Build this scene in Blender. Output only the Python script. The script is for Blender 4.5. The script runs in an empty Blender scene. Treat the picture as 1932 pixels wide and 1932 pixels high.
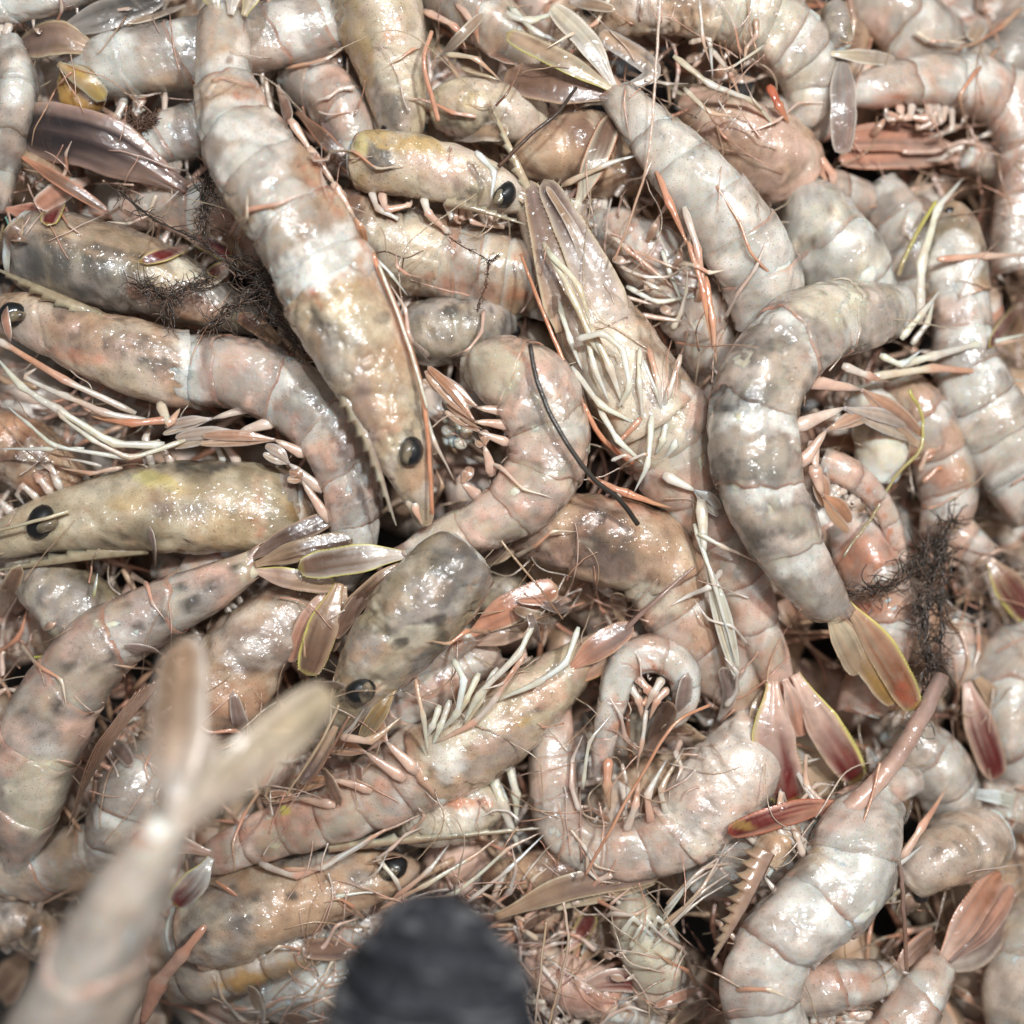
import bpy, math, random
import numpy as np
from mathutils import Vector
random.seed(7); RNG = np.random.default_rng(7)
SC = bpy.context.scene
COL = SC.collection
R = math.radians

# ------------------------------------------------------------------ camera, world, lamps, exposure
U = 0.25 / 1932.0          # one unit of the layout plan in metres, on the z = 0 level
H = 0.28                   # camera height above that level
cam_d = bpy.data.cameras.new("camera"); cam = bpy.data.objects.new("camera", cam_d); COL.objects.link(cam)
cam.location = (0, 0, H); cam.rotation_euler = (0, 0, 0)
cam_d.sensor_width = 36; cam_d.lens = 36 * H / 0.25
cam_d.clip_start = 0.005; cam_d.clip_end = 20
cam_d.dof.use_dof = True; cam_d.dof.focus_distance = H - 0.006; cam_d.dof.aperture_fstop = 4.5
SC.camera = cam
SC.cycles.use_denoising = True
SC.cycles.max_bounces = 6; SC.cycles.diffuse_bounces = 3; SC.cycles.glossy_bounces = 2; SC.cycles.transmission_bounces = 2; SC.cycles.transparent_max_bounces = 5
w = bpy.data.worlds.new("World"); SC.world = w; w.use_nodes = True
w.node_tree.nodes["Background"].inputs[0].default_value = (0.98, 0.96, 0.98, 1)
w.node_tree.nodes["Background"].inputs[1].default_value = 0.14
def lamp(name, loc, target, size, power, col, shape='SQUARE'):
    d = bpy.data.lights.new(name, 'AREA'); d.shape = shape; d.size = size; d.energy = power; d.color = col
    o = bpy.data.objects.new(name, d); COL.objects.link(o); o.location = loc
    o.rotation_euler = (Vector(target) - Vector(loc)).to_track_quat('-Z', 'Y').to_euler()
    return o
lamp("ceiling_or_fill_lamp", (0.17, 0.145, 0.47), (0.02, 0.02, 0), 0.022, 2.2, (1.0, 0.985, 0.96), 'DISK')
lamp("ceiling_or_fill_lamp", (0.04, 0.16, 0.50), (0.0, 0.0, 0), 0.018, 1.5, (0.90, 0.95, 1.0), 'DISK')
lamp("ceiling_or_fill_lamp", (-0.06, 0.16, 0.95), (0.0, 0.0, 0), 0.40, 1.5, (0.98, 0.98, 1.0))  # broad soft fill, added to lift the dark gaps
SC.view_settings.view_transform = 'Standard'; SC.view_settings.look = 'None'
SC.view_settings.exposure = -0.06; SC.view_settings.gamma = 1.0

# ------------------------------------------------------------------ noise
def _hash(ix, iy, iz, s):
    h = (ix * 374761393 + iy * 668265263 + iz * 2147483647 + s * 974711) & 0xffffffff
    h = ((h ^ (h >> 13)) * 1274126177) & 0xffffffff
    h = ((h ^ (h >> 16)) * 2246822519) & 0xffffffff
    return ((h ^ (h >> 15)) & 0xffffff) / float(0xffffff)
def noise(p, s=0):
    p = np.asarray(p, float); i = np.floor(p).astype(np.int64); f = p - i; f = f * f * (3 - 2 * f)
    r = 0
    for dx in (0, 1):
        wx = f[..., 0] if dx else 1 - f[..., 0]
        for dy in (0, 1):
            wy = f[..., 1] if dy else 1 - f[..., 1]
            for dz in (0, 1):
                wz = f[..., 2] if dz else 1 - f[..., 2]
                r = r + wx * wy * wz * _hash(i[..., 0] + dx, i[..., 1] + dy, i[..., 2] + dz, s)
    return r
def fbm(p, s=0, o=3):
    r = 0; a = 1; t = 0
    for k in range(o):
        r = r + a * noise(np.asarray(p) * 2.03 ** k, s + k * 17); t += a; a *= .5
    return r / t
def sst(a, b, x):
    t = np.clip((np.asarray(x, float) - a) / (b - a), 0, 1); return t * t * (3 - 2 * t)
def mix(a, b, t):
    t = np.asarray(t)[..., None]; return np.asarray(a, float) * (1 - t) + np.asarray(b, float) * t
def lin(r, g, b):
    f = lambda c: (c / 255 / 12.92) if c <= 10 else ((c / 255 + .055) / 1.055) ** 2.4
    return np.array([f(r), f(g), f(b)])

# ------------------------------------------------------------------ plan units -> world
def zbase(x, y):            # the heap falls away to the right and a little to the bottom left corner
    x = np.asarray(x, float); y = np.asarray(y, float)
    return -0.034 * sst(1330, 2000, x + 0.10 * (700 - y)) - 0.016 * sst(1520, 1960, y) * sst(520, 0, x)
def X(x, y, mm):
    z = zbase(x, y) + np.asarray(mm, float) * 1e-3
    k = (H - z) / H
    return np.stack([(np.asarray(x, float) - 966) * U * k, (966 - np.asarray(y, float)) * U * k, z], -1)
def UV(P):                  # world -> plan
    k = (H - P[..., 2]) / H
    return P[..., 0] / (U * k) + 966, 966 - P[..., 1] / (U * k)
def kz(z): return U * (H - z) / H

# ------------------------------------------------------------------ mesh building
def nrm(v): return v / np.maximum(np.linalg.norm(v, axis=-1, keepdims=True), 1e-12)
class MB:
    def __init__(s): s.v = []; s.f = []; s.c = []; s.a = []; s.n = 0
    def grid(s, P, C, cap0=False, cap1=False, close=True, A=None):
        n, m = P.shape[:2]; o = s.n
        s.v.append(P.reshape(-1, 3)); s.c.append(np.broadcast_to(C, P.shape).reshape(-1, 3)); s.n += n * m
        s.a.append(np.ones(n * m) if A is None else np.broadcast_to(A, (n, m)).reshape(-1))
        i = np.arange(n - 1)[:, None]; j = np.arange(m if close else m - 1)[None, :]; j2 = (j + 1) % m
        q = np.stack([o + i * m + j, o + i * m + j2, o + (i + 1) * m + j2, o + (i + 1) * m + j], -1).reshape(-1, 4)
        s.f += q.tolist()
        for cap, r in ((cap0, 0), (cap1, n - 1)):
            if cap:
                s.v.append(P[r].mean(0)[None]); s.c.append(np.broadcast_to(C, P.shape)[r].mean(0)[None]); s.a.append(np.ones(1))
                c = s.n; s.n += 1; b = o + r * m
                s.f += [[b + (k + 1) % m, b + k, c] if r == 0 else [b + k, b + (k + 1) % m, c] for k in range(m)]
    def data(s):
        return np.concatenate(s.v), s.f, np.concatenate(s.c)
    def build(s, name, mat, parent=None, loc=None):
        v, f, c = s.data()
        o0 = np.array(parent.location if parent is not None else (loc if loc is not None else (0, 0, 0)))
        if parent is not None and parent.parent is not None: o0 = o0 + np.array(parent.parent.location)
        me = bpy.data.meshes.new(name)
        me.from_pydata((v - o0).tolist(), [], f)
        me.polygons.foreach_set("use_smooth", [True] * len(me.polygons))
        at = me.attributes.new("Col", 'FLOAT_COLOR', 'POINT')
        at.data.foreach_set("color", np.concatenate([np.clip(c, 0, 1), np.concatenate(s.a)[:, None]], 1).astype(np.float32).ravel())
        me.materials.append(mat); me.update()
        ob = bpy.data.objects.new(name, me); COL.objects.link(ob)
        if parent is not None: ob.parent = parent
        else: ob.location = o0
        return ob
def tag(o, label=None, cat=None, group=None, kind=None):
    for k, v in (("label", label), ("category", cat), ("group", group), ("kind", kind)):
        if v: o[k] = v
    return o
def empty(name, loc):
    o = bpy.data.objects.new(name, None); o.empty_display_size = .005; COL.objects.link(o); o.location = loc; return o

# ------------------------------------------------------------------ curves
def catmull(A, n):
    A = np.asarray(A, float); k = len(A)
    if k == 2:
        t = np.linspace(0, 1, n)[:, None]; return A[0] * (1 - t) + A[1] * t, np.linspace(0, 1, n)
    B = np.vstack([2 * A[0] - A[1], A, 2 * A[-1] - A[-2]])
    t = np.linspace(0, k - 1 - 1e-9, n); i = t.astype(int); u = (t - i)[:, None]
    p0, p1, p2, p3 = B[i], B[i + 1], B[i + 2], B[i + 3]
    return .5 * (2 * p1 + (p2 - p0) * u + (2 * p0 - 5 * p1 + 4 * p2 - p3) * u * u + (3 * p1 - p0 - 3 * p2 + p3) * u ** 3), t
def resample(Q, n):
    d = np.concatenate([[0], np.cumsum(np.linalg.norm(np.diff(Q[:, :3], axis=0), axis=1))]); s = np.linspace(0, d[-1], n)
    return np.stack([np.interp(s, d, Q[:, k]) for k in range(Q.shape[1])], 1)
def frames(P, roll):
    T = nrm(np.gradient(P, axis=0)); z = np.array([0, 0, 1.])
    Z = nrm(z - (T @ z)[:, None] * T); N = np.cross(Z, T)
    r = np.broadcast_to(roll, len(P))
    D = np.cos(r)[:, None] * Z + np.sin(r)[:, None] * N
    return T, D, np.cross(T, D)

# ------------------------------------------------------------------ materials
def wet(name, sss=.3, rough=.32, coat=.7, b1=.35, b2=.35, var=.16, alpha=1.0, speck=.0, s1=220, s2=560, hue=(.95, .89, .84, 1), crease=.0):
    m = bpy.data.materials.new(name); m.use_nodes = True; nt = m.node_tree; N = nt.nodes; Lk = nt.links.new
    bs = N["Principled BSDF"]
    at = N.new("ShaderNodeAttribute"); at.attribute_name = "Col"
    tc = N.new("ShaderNodeTexCoord"); oi = N.new("ShaderNodeObjectInfo")
    off = N.new("ShaderNodeVectorMath"); off.operation = 'MULTIPLY_ADD'
    off.inputs[1].default_value = (1, 1, 1); Lk(tc.outputs["Object"], off.inputs[0]); Lk(oi.outputs["Random"], off.inputs[2])
    def nz(scale, det, dist=0):
        n = N.new("ShaderNodeTexNoise"); n.inputs["Scale"].default_value = scale; n.inputs["Detail"].default_value = det
        n.inputs["Distortion"].default_value = dist; Lk(off.outputs[0], n.inputs["Vector"]); return n
    n1 = nz(s1, 2, .6); n2 = nz(s2, .6, .4); n3 = nz(120, 4, 1.0); n4 = nz(2600, 1)
    mr = N.new("ShaderNodeMapRange"); mr.inputs[1].default_value = .3; mr.inputs[2].default_value = .7
    mr.inputs[3].default_value = 1 - var; mr.inputs[4].default_value = 1 + var * .6; Lk(n3.outputs[0], mr.inputs[0])
    mr2 = N.new("ShaderNodeMapRange"); mr2.inputs[1].default_value = .25; mr2.inputs[2].default_value = .75
    mr2.inputs[3].default_value = 1 - var * .8; mr2.inputs[4].default_value = 1 + var * .5; Lk(n1.outputs[0], mr2.inputs[0])
    mm = N.new("ShaderNodeMath"); mm.operation = 'MULTIPLY'; Lk(mr.outputs[0], mm.inputs[0]); Lk(mr2.outputs[0], mm.inputs[1])
    last = mm.outputs[0]
    if speck:
        ms = N.new("ShaderNodeMapRange"); ms.inputs[1].default_value = .62; ms.inputs[2].default_value = .72
        ms.inputs[3].default_value = 1; ms.inputs[4].default_value = 1 - speck; Lk(n4.outputs[0], ms.inputs[0])
        m2 = N.new("ShaderNodeMath"); m2.operation = 'MULTIPLY'; Lk(last, m2.inputs[0]); Lk(ms.outputs[0], m2.inputs[1]); last = m2.outputs[0]
    n5 = nz(210, 3, 1.2); m5 = N.new("ShaderNodeMapRange"); m5.inputs[1].default_value = .42; m5.inputs[2].default_value = .68; Lk(n5.outputs[0], m5.inputs[0])
    mc = N.new("ShaderNodeMix"); mc.data_type = 'RGBA'; mc.blend_type = 'MULTIPLY'; Lk(m5.outputs[0], mc.inputs[0]); Lk(at.outputs["Color"], mc.inputs[6]); mc.inputs[7].default_value = hue
    vm = N.new("ShaderNodeVectorMath"); vm.operation = 'SCALE'; Lk(mc.outputs[2], vm.inputs[0]); Lk(last, vm.inputs["Scale"])
    Lk(vm.outputs[0], bs.inputs["Base Color"])
    bs.inputs["Roughness"].default_value = rough
    bs.inputs["Specular IOR Level"].default_value = .5
    if sss:
        bs.inputs["Subsurface Weight"].default_value = sss; bs.inputs["Subsurface Radius"].default_value = (1, .55, .36)
        bs.inputs["Subsurface Scale"].default_value = .0035
    bs.inputs["Coat Weight"].default_value = coat; bs.inputs["Coat Roughness"].default_value = .17; bs.inputs["Coat IOR"].default_value = 1.5
    bu1 = N.new("ShaderNodeBump"); bu1.inputs["Strength"].default_value = b1; bu1.inputs["Distance"].default_value = .0012; Lk(n1.outputs[0], bu1.inputs["Height"])
    bu2 = N.new("ShaderNodeBump"); bu2.inputs["Strength"].default_value = b2; bu2.inputs["Distance"].default_value = .00085
    Lk(n2.outputs[0], bu2.inputs["Height"]); Lk(bu1.outputs[0], bu2.inputs["Normal"])
    if crease:
        rg = nz(95, 4, .8); rg.noise_type = 'RIDGED_MULTIFRACTAL'
        bu0 = N.new("ShaderNodeBump"); bu0.inputs["Strength"].default_value = crease; bu0.inputs["Distance"].default_value = .0010
        Lk(rg.outputs[0], bu0.inputs["Height"]); Lk(bu0.outputs[0], bu1.inputs["Normal"])
    Lk(bu2.outputs[0], bs.inputs["Coat Normal"])
    bw = N.new("ShaderNodeBump"); bw.inputs["Strength"].default_value = b1 * .55; bw.inputs["Distance"].default_value = .0007; Lk(n1.outputs[0], bw.inputs["Height"]); Lk(bw.outputs[0], bs.inputs["Normal"])
    if alpha < 1: Lk(at.outputs["Alpha"], bs.inputs["Alpha"])
    return m
M_SHELL = wet("wet_shell", .7, .36, 1, .40, .60, .16, alpha=.9, speck=.5, crease=.45)
M_CARA = wet("wet_carapace", .5, .40, 1, .30, .75, .22, speck=.5, crease=.25, s2=760)
M_FLESH = wet("wet_flesh", .85, .32, 1, .45, .35, .12, crease=.5, hue=(.96,.92,.82,1))
M_LIMB = wet("wet_limb", .6, .3, 1, .35, .5, .18)
M_FIN = wet("wet_fin", .1, .3, 1, .3, .5, .2, alpha=.88)
M_BED = wet("wet_bed", 0, .4, .5, .5, .3, .2)
M_EYE = wet("eye_black", 0, .45, .55, .3, .35, .1)
M_WEED = wet("weed", 0, .5, .35, .4, .4, .3)

# ------------------------------------------------------------------ pigments (linear albedo)
C = dict(
    pale=lin(215, 198, 183), cream=lin(224, 213, 201), tan=lin(194, 163, 134), grey=lin(168, 160, 152), pink=lin(220, 186, 168),
    white=lin(232, 230, 222), ivory=lin(229, 219, 196), olive=lin(152, 138, 112), yellow=lin(198, 170, 118), gold=lin(186, 146, 84), dark=lin(58, 52, 46),
    slate=lin(84, 82, 78), brown=lin(136, 106, 88), orange=lin(208, 144, 112), salmon=lin(216, 158, 132), red=lin(184, 92, 66), crimson=lin(118, 40, 40),
    lemon=lin(220, 210, 110), mauve=lin(156, 132, 122), purple=lin(92, 78, 80), black=lin(20, 22, 24), straw=lin(206, 190, 161), umber=lin(92, 66, 50))
def pal(shell='pale', shell2='tan', band='white', cara='tan', cara2='olive', edge='salmon', bandw=.22, bandk=.8, fan='brown', rim='straw', limb='cream', limb2='salmon', flesh='white', pleura='salmon', pk=.35):
    return dict(shell=C[shell], shell2=C[shell2], band=C[band], cara=C[cara], cara2=C[cara2], edge=C[edge], bandw=bandw, bandk=bandk,
                fan=C[fan], rim=C[rim], limb=C[limb], limb2=C[limb2], flesh=C[flesh], pleura=C[pleura], pk=pk)
PALS = dict(
    pale=pal(), cream=pal('cream', 'pale', cara='pale', cara2='tan'), pink=pal('pink', 'pale', cara='pink', cara2='tan', fan='salmon', pk=.5),
    grey=pal('pale', 'grey', cara='grey', cara2='olive'), tan=pal('tan', 'pale', cara='tan', cara2='brown'), olive=pal('pale', 'grey', cara='olive', cara2='grey'),
    white=pal('white', 'cream', bandk=.5, cara='cream', cara2='pale', pk=.15), yellow=pal('pale', 'straw', cara='pale', cara2='straw'), banded=pal('pale', 'grey', bandw=.34, bandk=.95))

# ------------------------------------------------------------------ small pieces
def stain(P, Cc, stains):
    """pigment patches that belong to the animal: (x, y, rx, ry, angle, colour, strength)"""
    if not stains: return Cc
    x, y = UV(P); wob = fbm(P / .004, 5, 3) - .5; gr = fbm(P / .0026, 15, 3)
    for sx, sy, rx, ry, an, co, k in stains:
        a = R(an); dx, dy = x - sx, y - sy
        u = (dx * math.cos(a) - dy * math.sin(a)) / rx; v = (dx * math.sin(a) + dy * math.cos(a)) / ry  # centre and turn
        d = np.sqrt(u * u + v * v) + wob * 1.3
        mott = 1 if co in ('ivory', 'white', 'lemon') or k < .5 else .45 + .55 * sst(.40, .58, gr)
        Cc = mix(Cc, C[co] if isinstance(co, str) else co, k * mott * sst(1.18, .85, d))
    return Cc
def tube_pts(P, r, m=8, flat=1.0, up=(0, 0, 1)):
    T = nrm(np.gradient(P, axis=0)); up = np.broadcast_to(np.array(up, float), P.shape)
    L = np.cross(T, up); bad = np.linalg.norm(L, axis=1) < .15
    L[bad] = np.cross(T[bad], np.array([1., .2, 0])); L = nrm(L); N = np.cross(L, T)
    th = np.linspace(0, 2 * math.pi, m, endpoint=False); r = np.broadcast_to(r, len(P))[:, None, None]
    return P[:, None] + r * (np.cos(th)[None, :, None] * L[:, None] + flat * np.sin(th)[None, :, None] * N[:, None])
def limb(mb, pts, r0, r1, c0, c1=None, m=8, flat=.54, knots=True, z0=0, n_per=5, wob=.0):
    """a jointed leg: straight pieces between the joints, thicker at each joint"""
    A = np.array([(p[0], p[1], (p[2] if len(p) > 2 else 0) + z0) for p in pts], float)
    Q = []; rr = []; k = len(A) - 1; cc = []
    for i in range(k):
        for j in range(n_per if i < k - 1 else n_per + 1):
            t = j / n_per; Q.append(A[i] * (1 - t) + A[i + 1] * t); g = (i + t) / k
            r = r0 + (r1 - r0) * g
            if knots: r *= (1.12 - .34 * t) * (1 + .16 * math.exp(-(min(t, 1 - t) / .10) ** 2) * (0 < g < .98))
            if i == k - 1 and k > 1: r *= 1 - .66 * t ** 1.5
            rr.append(r); cc.append((g, t, i))
    Q = np.array(Q); S = Q.copy(); S[1:-1] = .5 * Q[1:-1] + .25 * (Q[:-2] + Q[2:])
    if wob: S[:, :2] += (np.stack([fbm(S / 40, 3), fbm(S / 40, 9)], 1) - .5) * wob
    P = X(S[:, 0], S[:, 1], S[:, 2]); rr = np.array(rr) * kz(P[:, 2]); rr[-1] *= .4; rr[0] *= .55
    T = tube_pts(P, rr, m, flat)
    c1 = c0 if c1 is None else c1
    col = np.array([mix(c0, c1, np.array(min(1, max(0, (.75 if i % 2 else .15) + (.5 - abs(t - .5)) * .3)))) for g, t, i in cc])
    nz = fbm(T / .0035, 4, 2)[..., None]
    mb.grid(T, col[:, None] * (.85 + .3 * nz), True, True)
def strand(mb, pts, r0, r1, c0, c1=None, m=6, z0=0, n=40, wob=3, seed=0):
    A = np.array([(p[0], p[1], (p[2] if len(p) > 2 else 0) + z0) for p in pts], float)
    Q, t = catmull(A, n); Q[:, 0] += (fbm(Q / 30, seed) - .5) * wob; Q[:, 1] += (fbm(Q / 30, seed + 3) - .5) * wob
    P = X(Q[:, 0], Q[:, 1], Q[:, 2]); g = np.linspace(0, 1, n)
    r = (r0 + (r1 - r0) * g) * kz(P[:, 2])
    c1 = c0 if c1 is None else c1
    mb.grid(tube_pts(P, r, m), mix(c0, c1, g)[:, None] * np.ones((1, m, 1)), True, True)
def leaf(mb, pts, wd, c_base, c_in, c_rim, z0=0, thick=.10, point=False, rim_side=0, tilt=0, stains=None, n=30, m=30, fringe=True, taper=False, tip=False):
    """a tail flap, feeler scale or shell flap: a ribbed blade with real thickness"""
    A = np.array([(p[0], p[1], (p[2] if len(p) > 2 else 0) + z0) for p in pts], float)
    Q, t = catmull(A, 120); P = X(Q[:, 0], Q[:, 1], Q[:, 2]); P = resample(P, n)
    g = np.linspace(0, 1, n)
    prof = (.30 + .70 * sst(0, .45, g)) * (np.sqrt(np.clip(1 - ((g - .62) / .40).clip(0, 1) ** (1.6 if point else 3.0), 0, 1)))
    if taper: prof = (1 - .62 * g) * (.72 + .28 * sst(0, .2, g)) * np.sqrt(np.clip(1 - ((g - .9) / .1).clip(0, 1) ** 2, 0, 1))
    prof = prof * (1 + .10 * (fbm(np.stack([g * 9, 0 * g + wd, 0 * g], -1), 71, 2) - .5)); prof[-1] = .02
    rim_side = -rim_side
    r = wd * kz(P[:, 2]) * prof
    T = nrm(np.gradient(P, axis=0)); up = np.array([0, 0, 1.])
    L = nrm(np.cross(T, np.broadcast_to(up, P.shape))); N = np.cross(L, T)
    ta = R(tilt); L, N = L * math.cos(ta) + N * math.sin(ta), N * math.cos(ta) - L * math.sin(ta)
    th = np.linspace(0, 2 * math.pi, m, endpoint=False); cs, sn = np.cos(th), np.sin(th)
    tk = np.maximum(wd * kz(P[:, 2]) * thick * (1 - .6 * g), 0.00012)[:, None] * np.minimum(1, prof / .3)[:, None]
    ridge = 1 + .5 * np.exp(-(cs / .16) ** 2)[None] - .25 * np.cos(cs * 22)[None] * (sn > 0)
    curl = (cs ** 2)[None] * (r * .10)[:, None]
    P3 = P[:, None] + L[:, None] * (r[:, None] * cs[None])[..., None] + N[:, None] * (tk * np.sign(sn)[None] * np.abs(sn)[None] ** .7 * ridge - curl)[..., None]
    st = fbm(np.stack([np.broadcast_to(cs * 15, (n, m)), np.broadcast_to(g[:, None] * 1.2, (n, m)), np.full((n, m), wd * .37)], -1), 11, 2)
    c = mix(np.broadcast_to(c_base, (n, m, 3)), c_in, sst(.34 if tip else .12, .84 if tip else .75, g[:, None] + (st - .5) * (.9 if tip else 1.4)) * sst(.95, .55, np.abs(cs)[None] * np.ones((n, 1))))
    c = c * (.55 + .85 * st[..., None]) * (1 - .35 * np.exp(-((np.abs(cs)[None] - .42) / .10) ** 2) * sst(.1, .4, g)[:, None])[..., None]
    e = sst(.74, .97, (cs * rim_side)[None] * np.ones((n, 1)) + (st - .5) * .35) if rim_side else sst(.80, .97, np.abs(cs))[None] * np.ones((n, 1))
    e = np.maximum(e, .6 * sst(.93, 1, g)[:, None] * np.ones((1, m)))
    c = mix(c, c_rim, e * .9)
    op = np.clip(.62 + .38 * e + .25 * (st - .4) + .3 * sst(.4, .05, g)[:, None], .45, 1)
    mb.grid(P3, stain(P3, c, stains), True, True, A=op)
    if fringe and wd > 17:
        for k in range(46):
            i = int(n * (.55 + .44 * (k / 46))) - 1; sd = 1 if k % 2 else -1; b0 = P[i] + L[i] * r[i] * sd * .95; l = (.10 + .12 * ((k * 7) % 5) / 5) * wd * kz(P[i, 2])
            b1 = b0 + (T[i] * 1.0 + L[i] * sd * .6) * l * .7; Q2 = np.stack([b0, .5 * (b0 + b1), b1])
            mb.grid(tube_pts(Q2, np.array([.8, .6, .3]) * kz(P[i, 2]), 4), np.array(c_rim) * .8, True, True)
def ball(mb, x, y, mm, rx, ry, rz, c, ang=0, amp=.06, n=14, m=20, c2=None, f=1.5):
    P0 = X(x, y, mm); k = kz(P0[2]); u = np.linspace(.02, math.pi - .02, n)[:, None]; v = np.linspace(0, 2 * math.pi, m, endpoint=False)[None]
    a = R(ang); lx = np.sin(u) * np.cos(v) * rx; ly = np.sin(u) * np.sin(v) * ry; lz = np.cos(u) * rz * np.ones_like(v)
    D = np.stack([lx * math.cos(a) - ly * math.sin(a), lx * math.sin(a) + ly * math.cos(a), lz], -1) * k
    nz = fbm(D / (k * max(rx, ry)) * f + x * .1, 7, 3)
    P = P0 + D * (1 + amp * (nz - .5) * 2)[..., None]
    mb.grid(P, mix(c, c if c2 is None else c2, sst(.35, .7, nz)), True, True)
def rostrum(mb, pts, wd, c, c2, z0=0, teeth=7, side=1, thick=.22):
    """the saw-toothed beak: a thin blade seen side on, teeth along one edge"""
    A = np.array([(p[0], p[1], (p[2] if len(p) > 2 else 0) + z0) for p in pts], float)
    Q, t = catmull(A, 200); P = resample(X(Q[:, 0], Q[:, 1], Q[:, 2]), 72); n = 72; g = np.linspace(0, 1, n)
    T = nrm(np.gradient(P, axis=0)); L = nrm(np.cross(T, np.array([0, 0, 1.]))) * side; N = np.array([0, 0, 1.])
    r = wd * kz(P[:, 2]) * (1 - g ** 1.3 * .88)
    saw = ((g * teeth) % 1.0); tooth = (saw ** 2.2) * (g < .96) * .75
    sec = [(-.6, 0), (-.35, .5), (.35, .55), (1, .0), (.35, -.55), (-.35, -.5)]
    P3 = np.stack([P + L * (r * (a + (1.5 * tooth if a == 1 else 0)))[:, None] + N * (r * b * thick * 2 + r * .12)[:, None] for a, b in sec], 1)
    cc = mix(c, c2, np.stack([np.full(n, (a + .6) / 1.6) for a, b in sec], 1)) * (.8 + .4 * noise(P3 / .0012, 3))[..., None]
    mb.grid(P3, cc, True, True)

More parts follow.
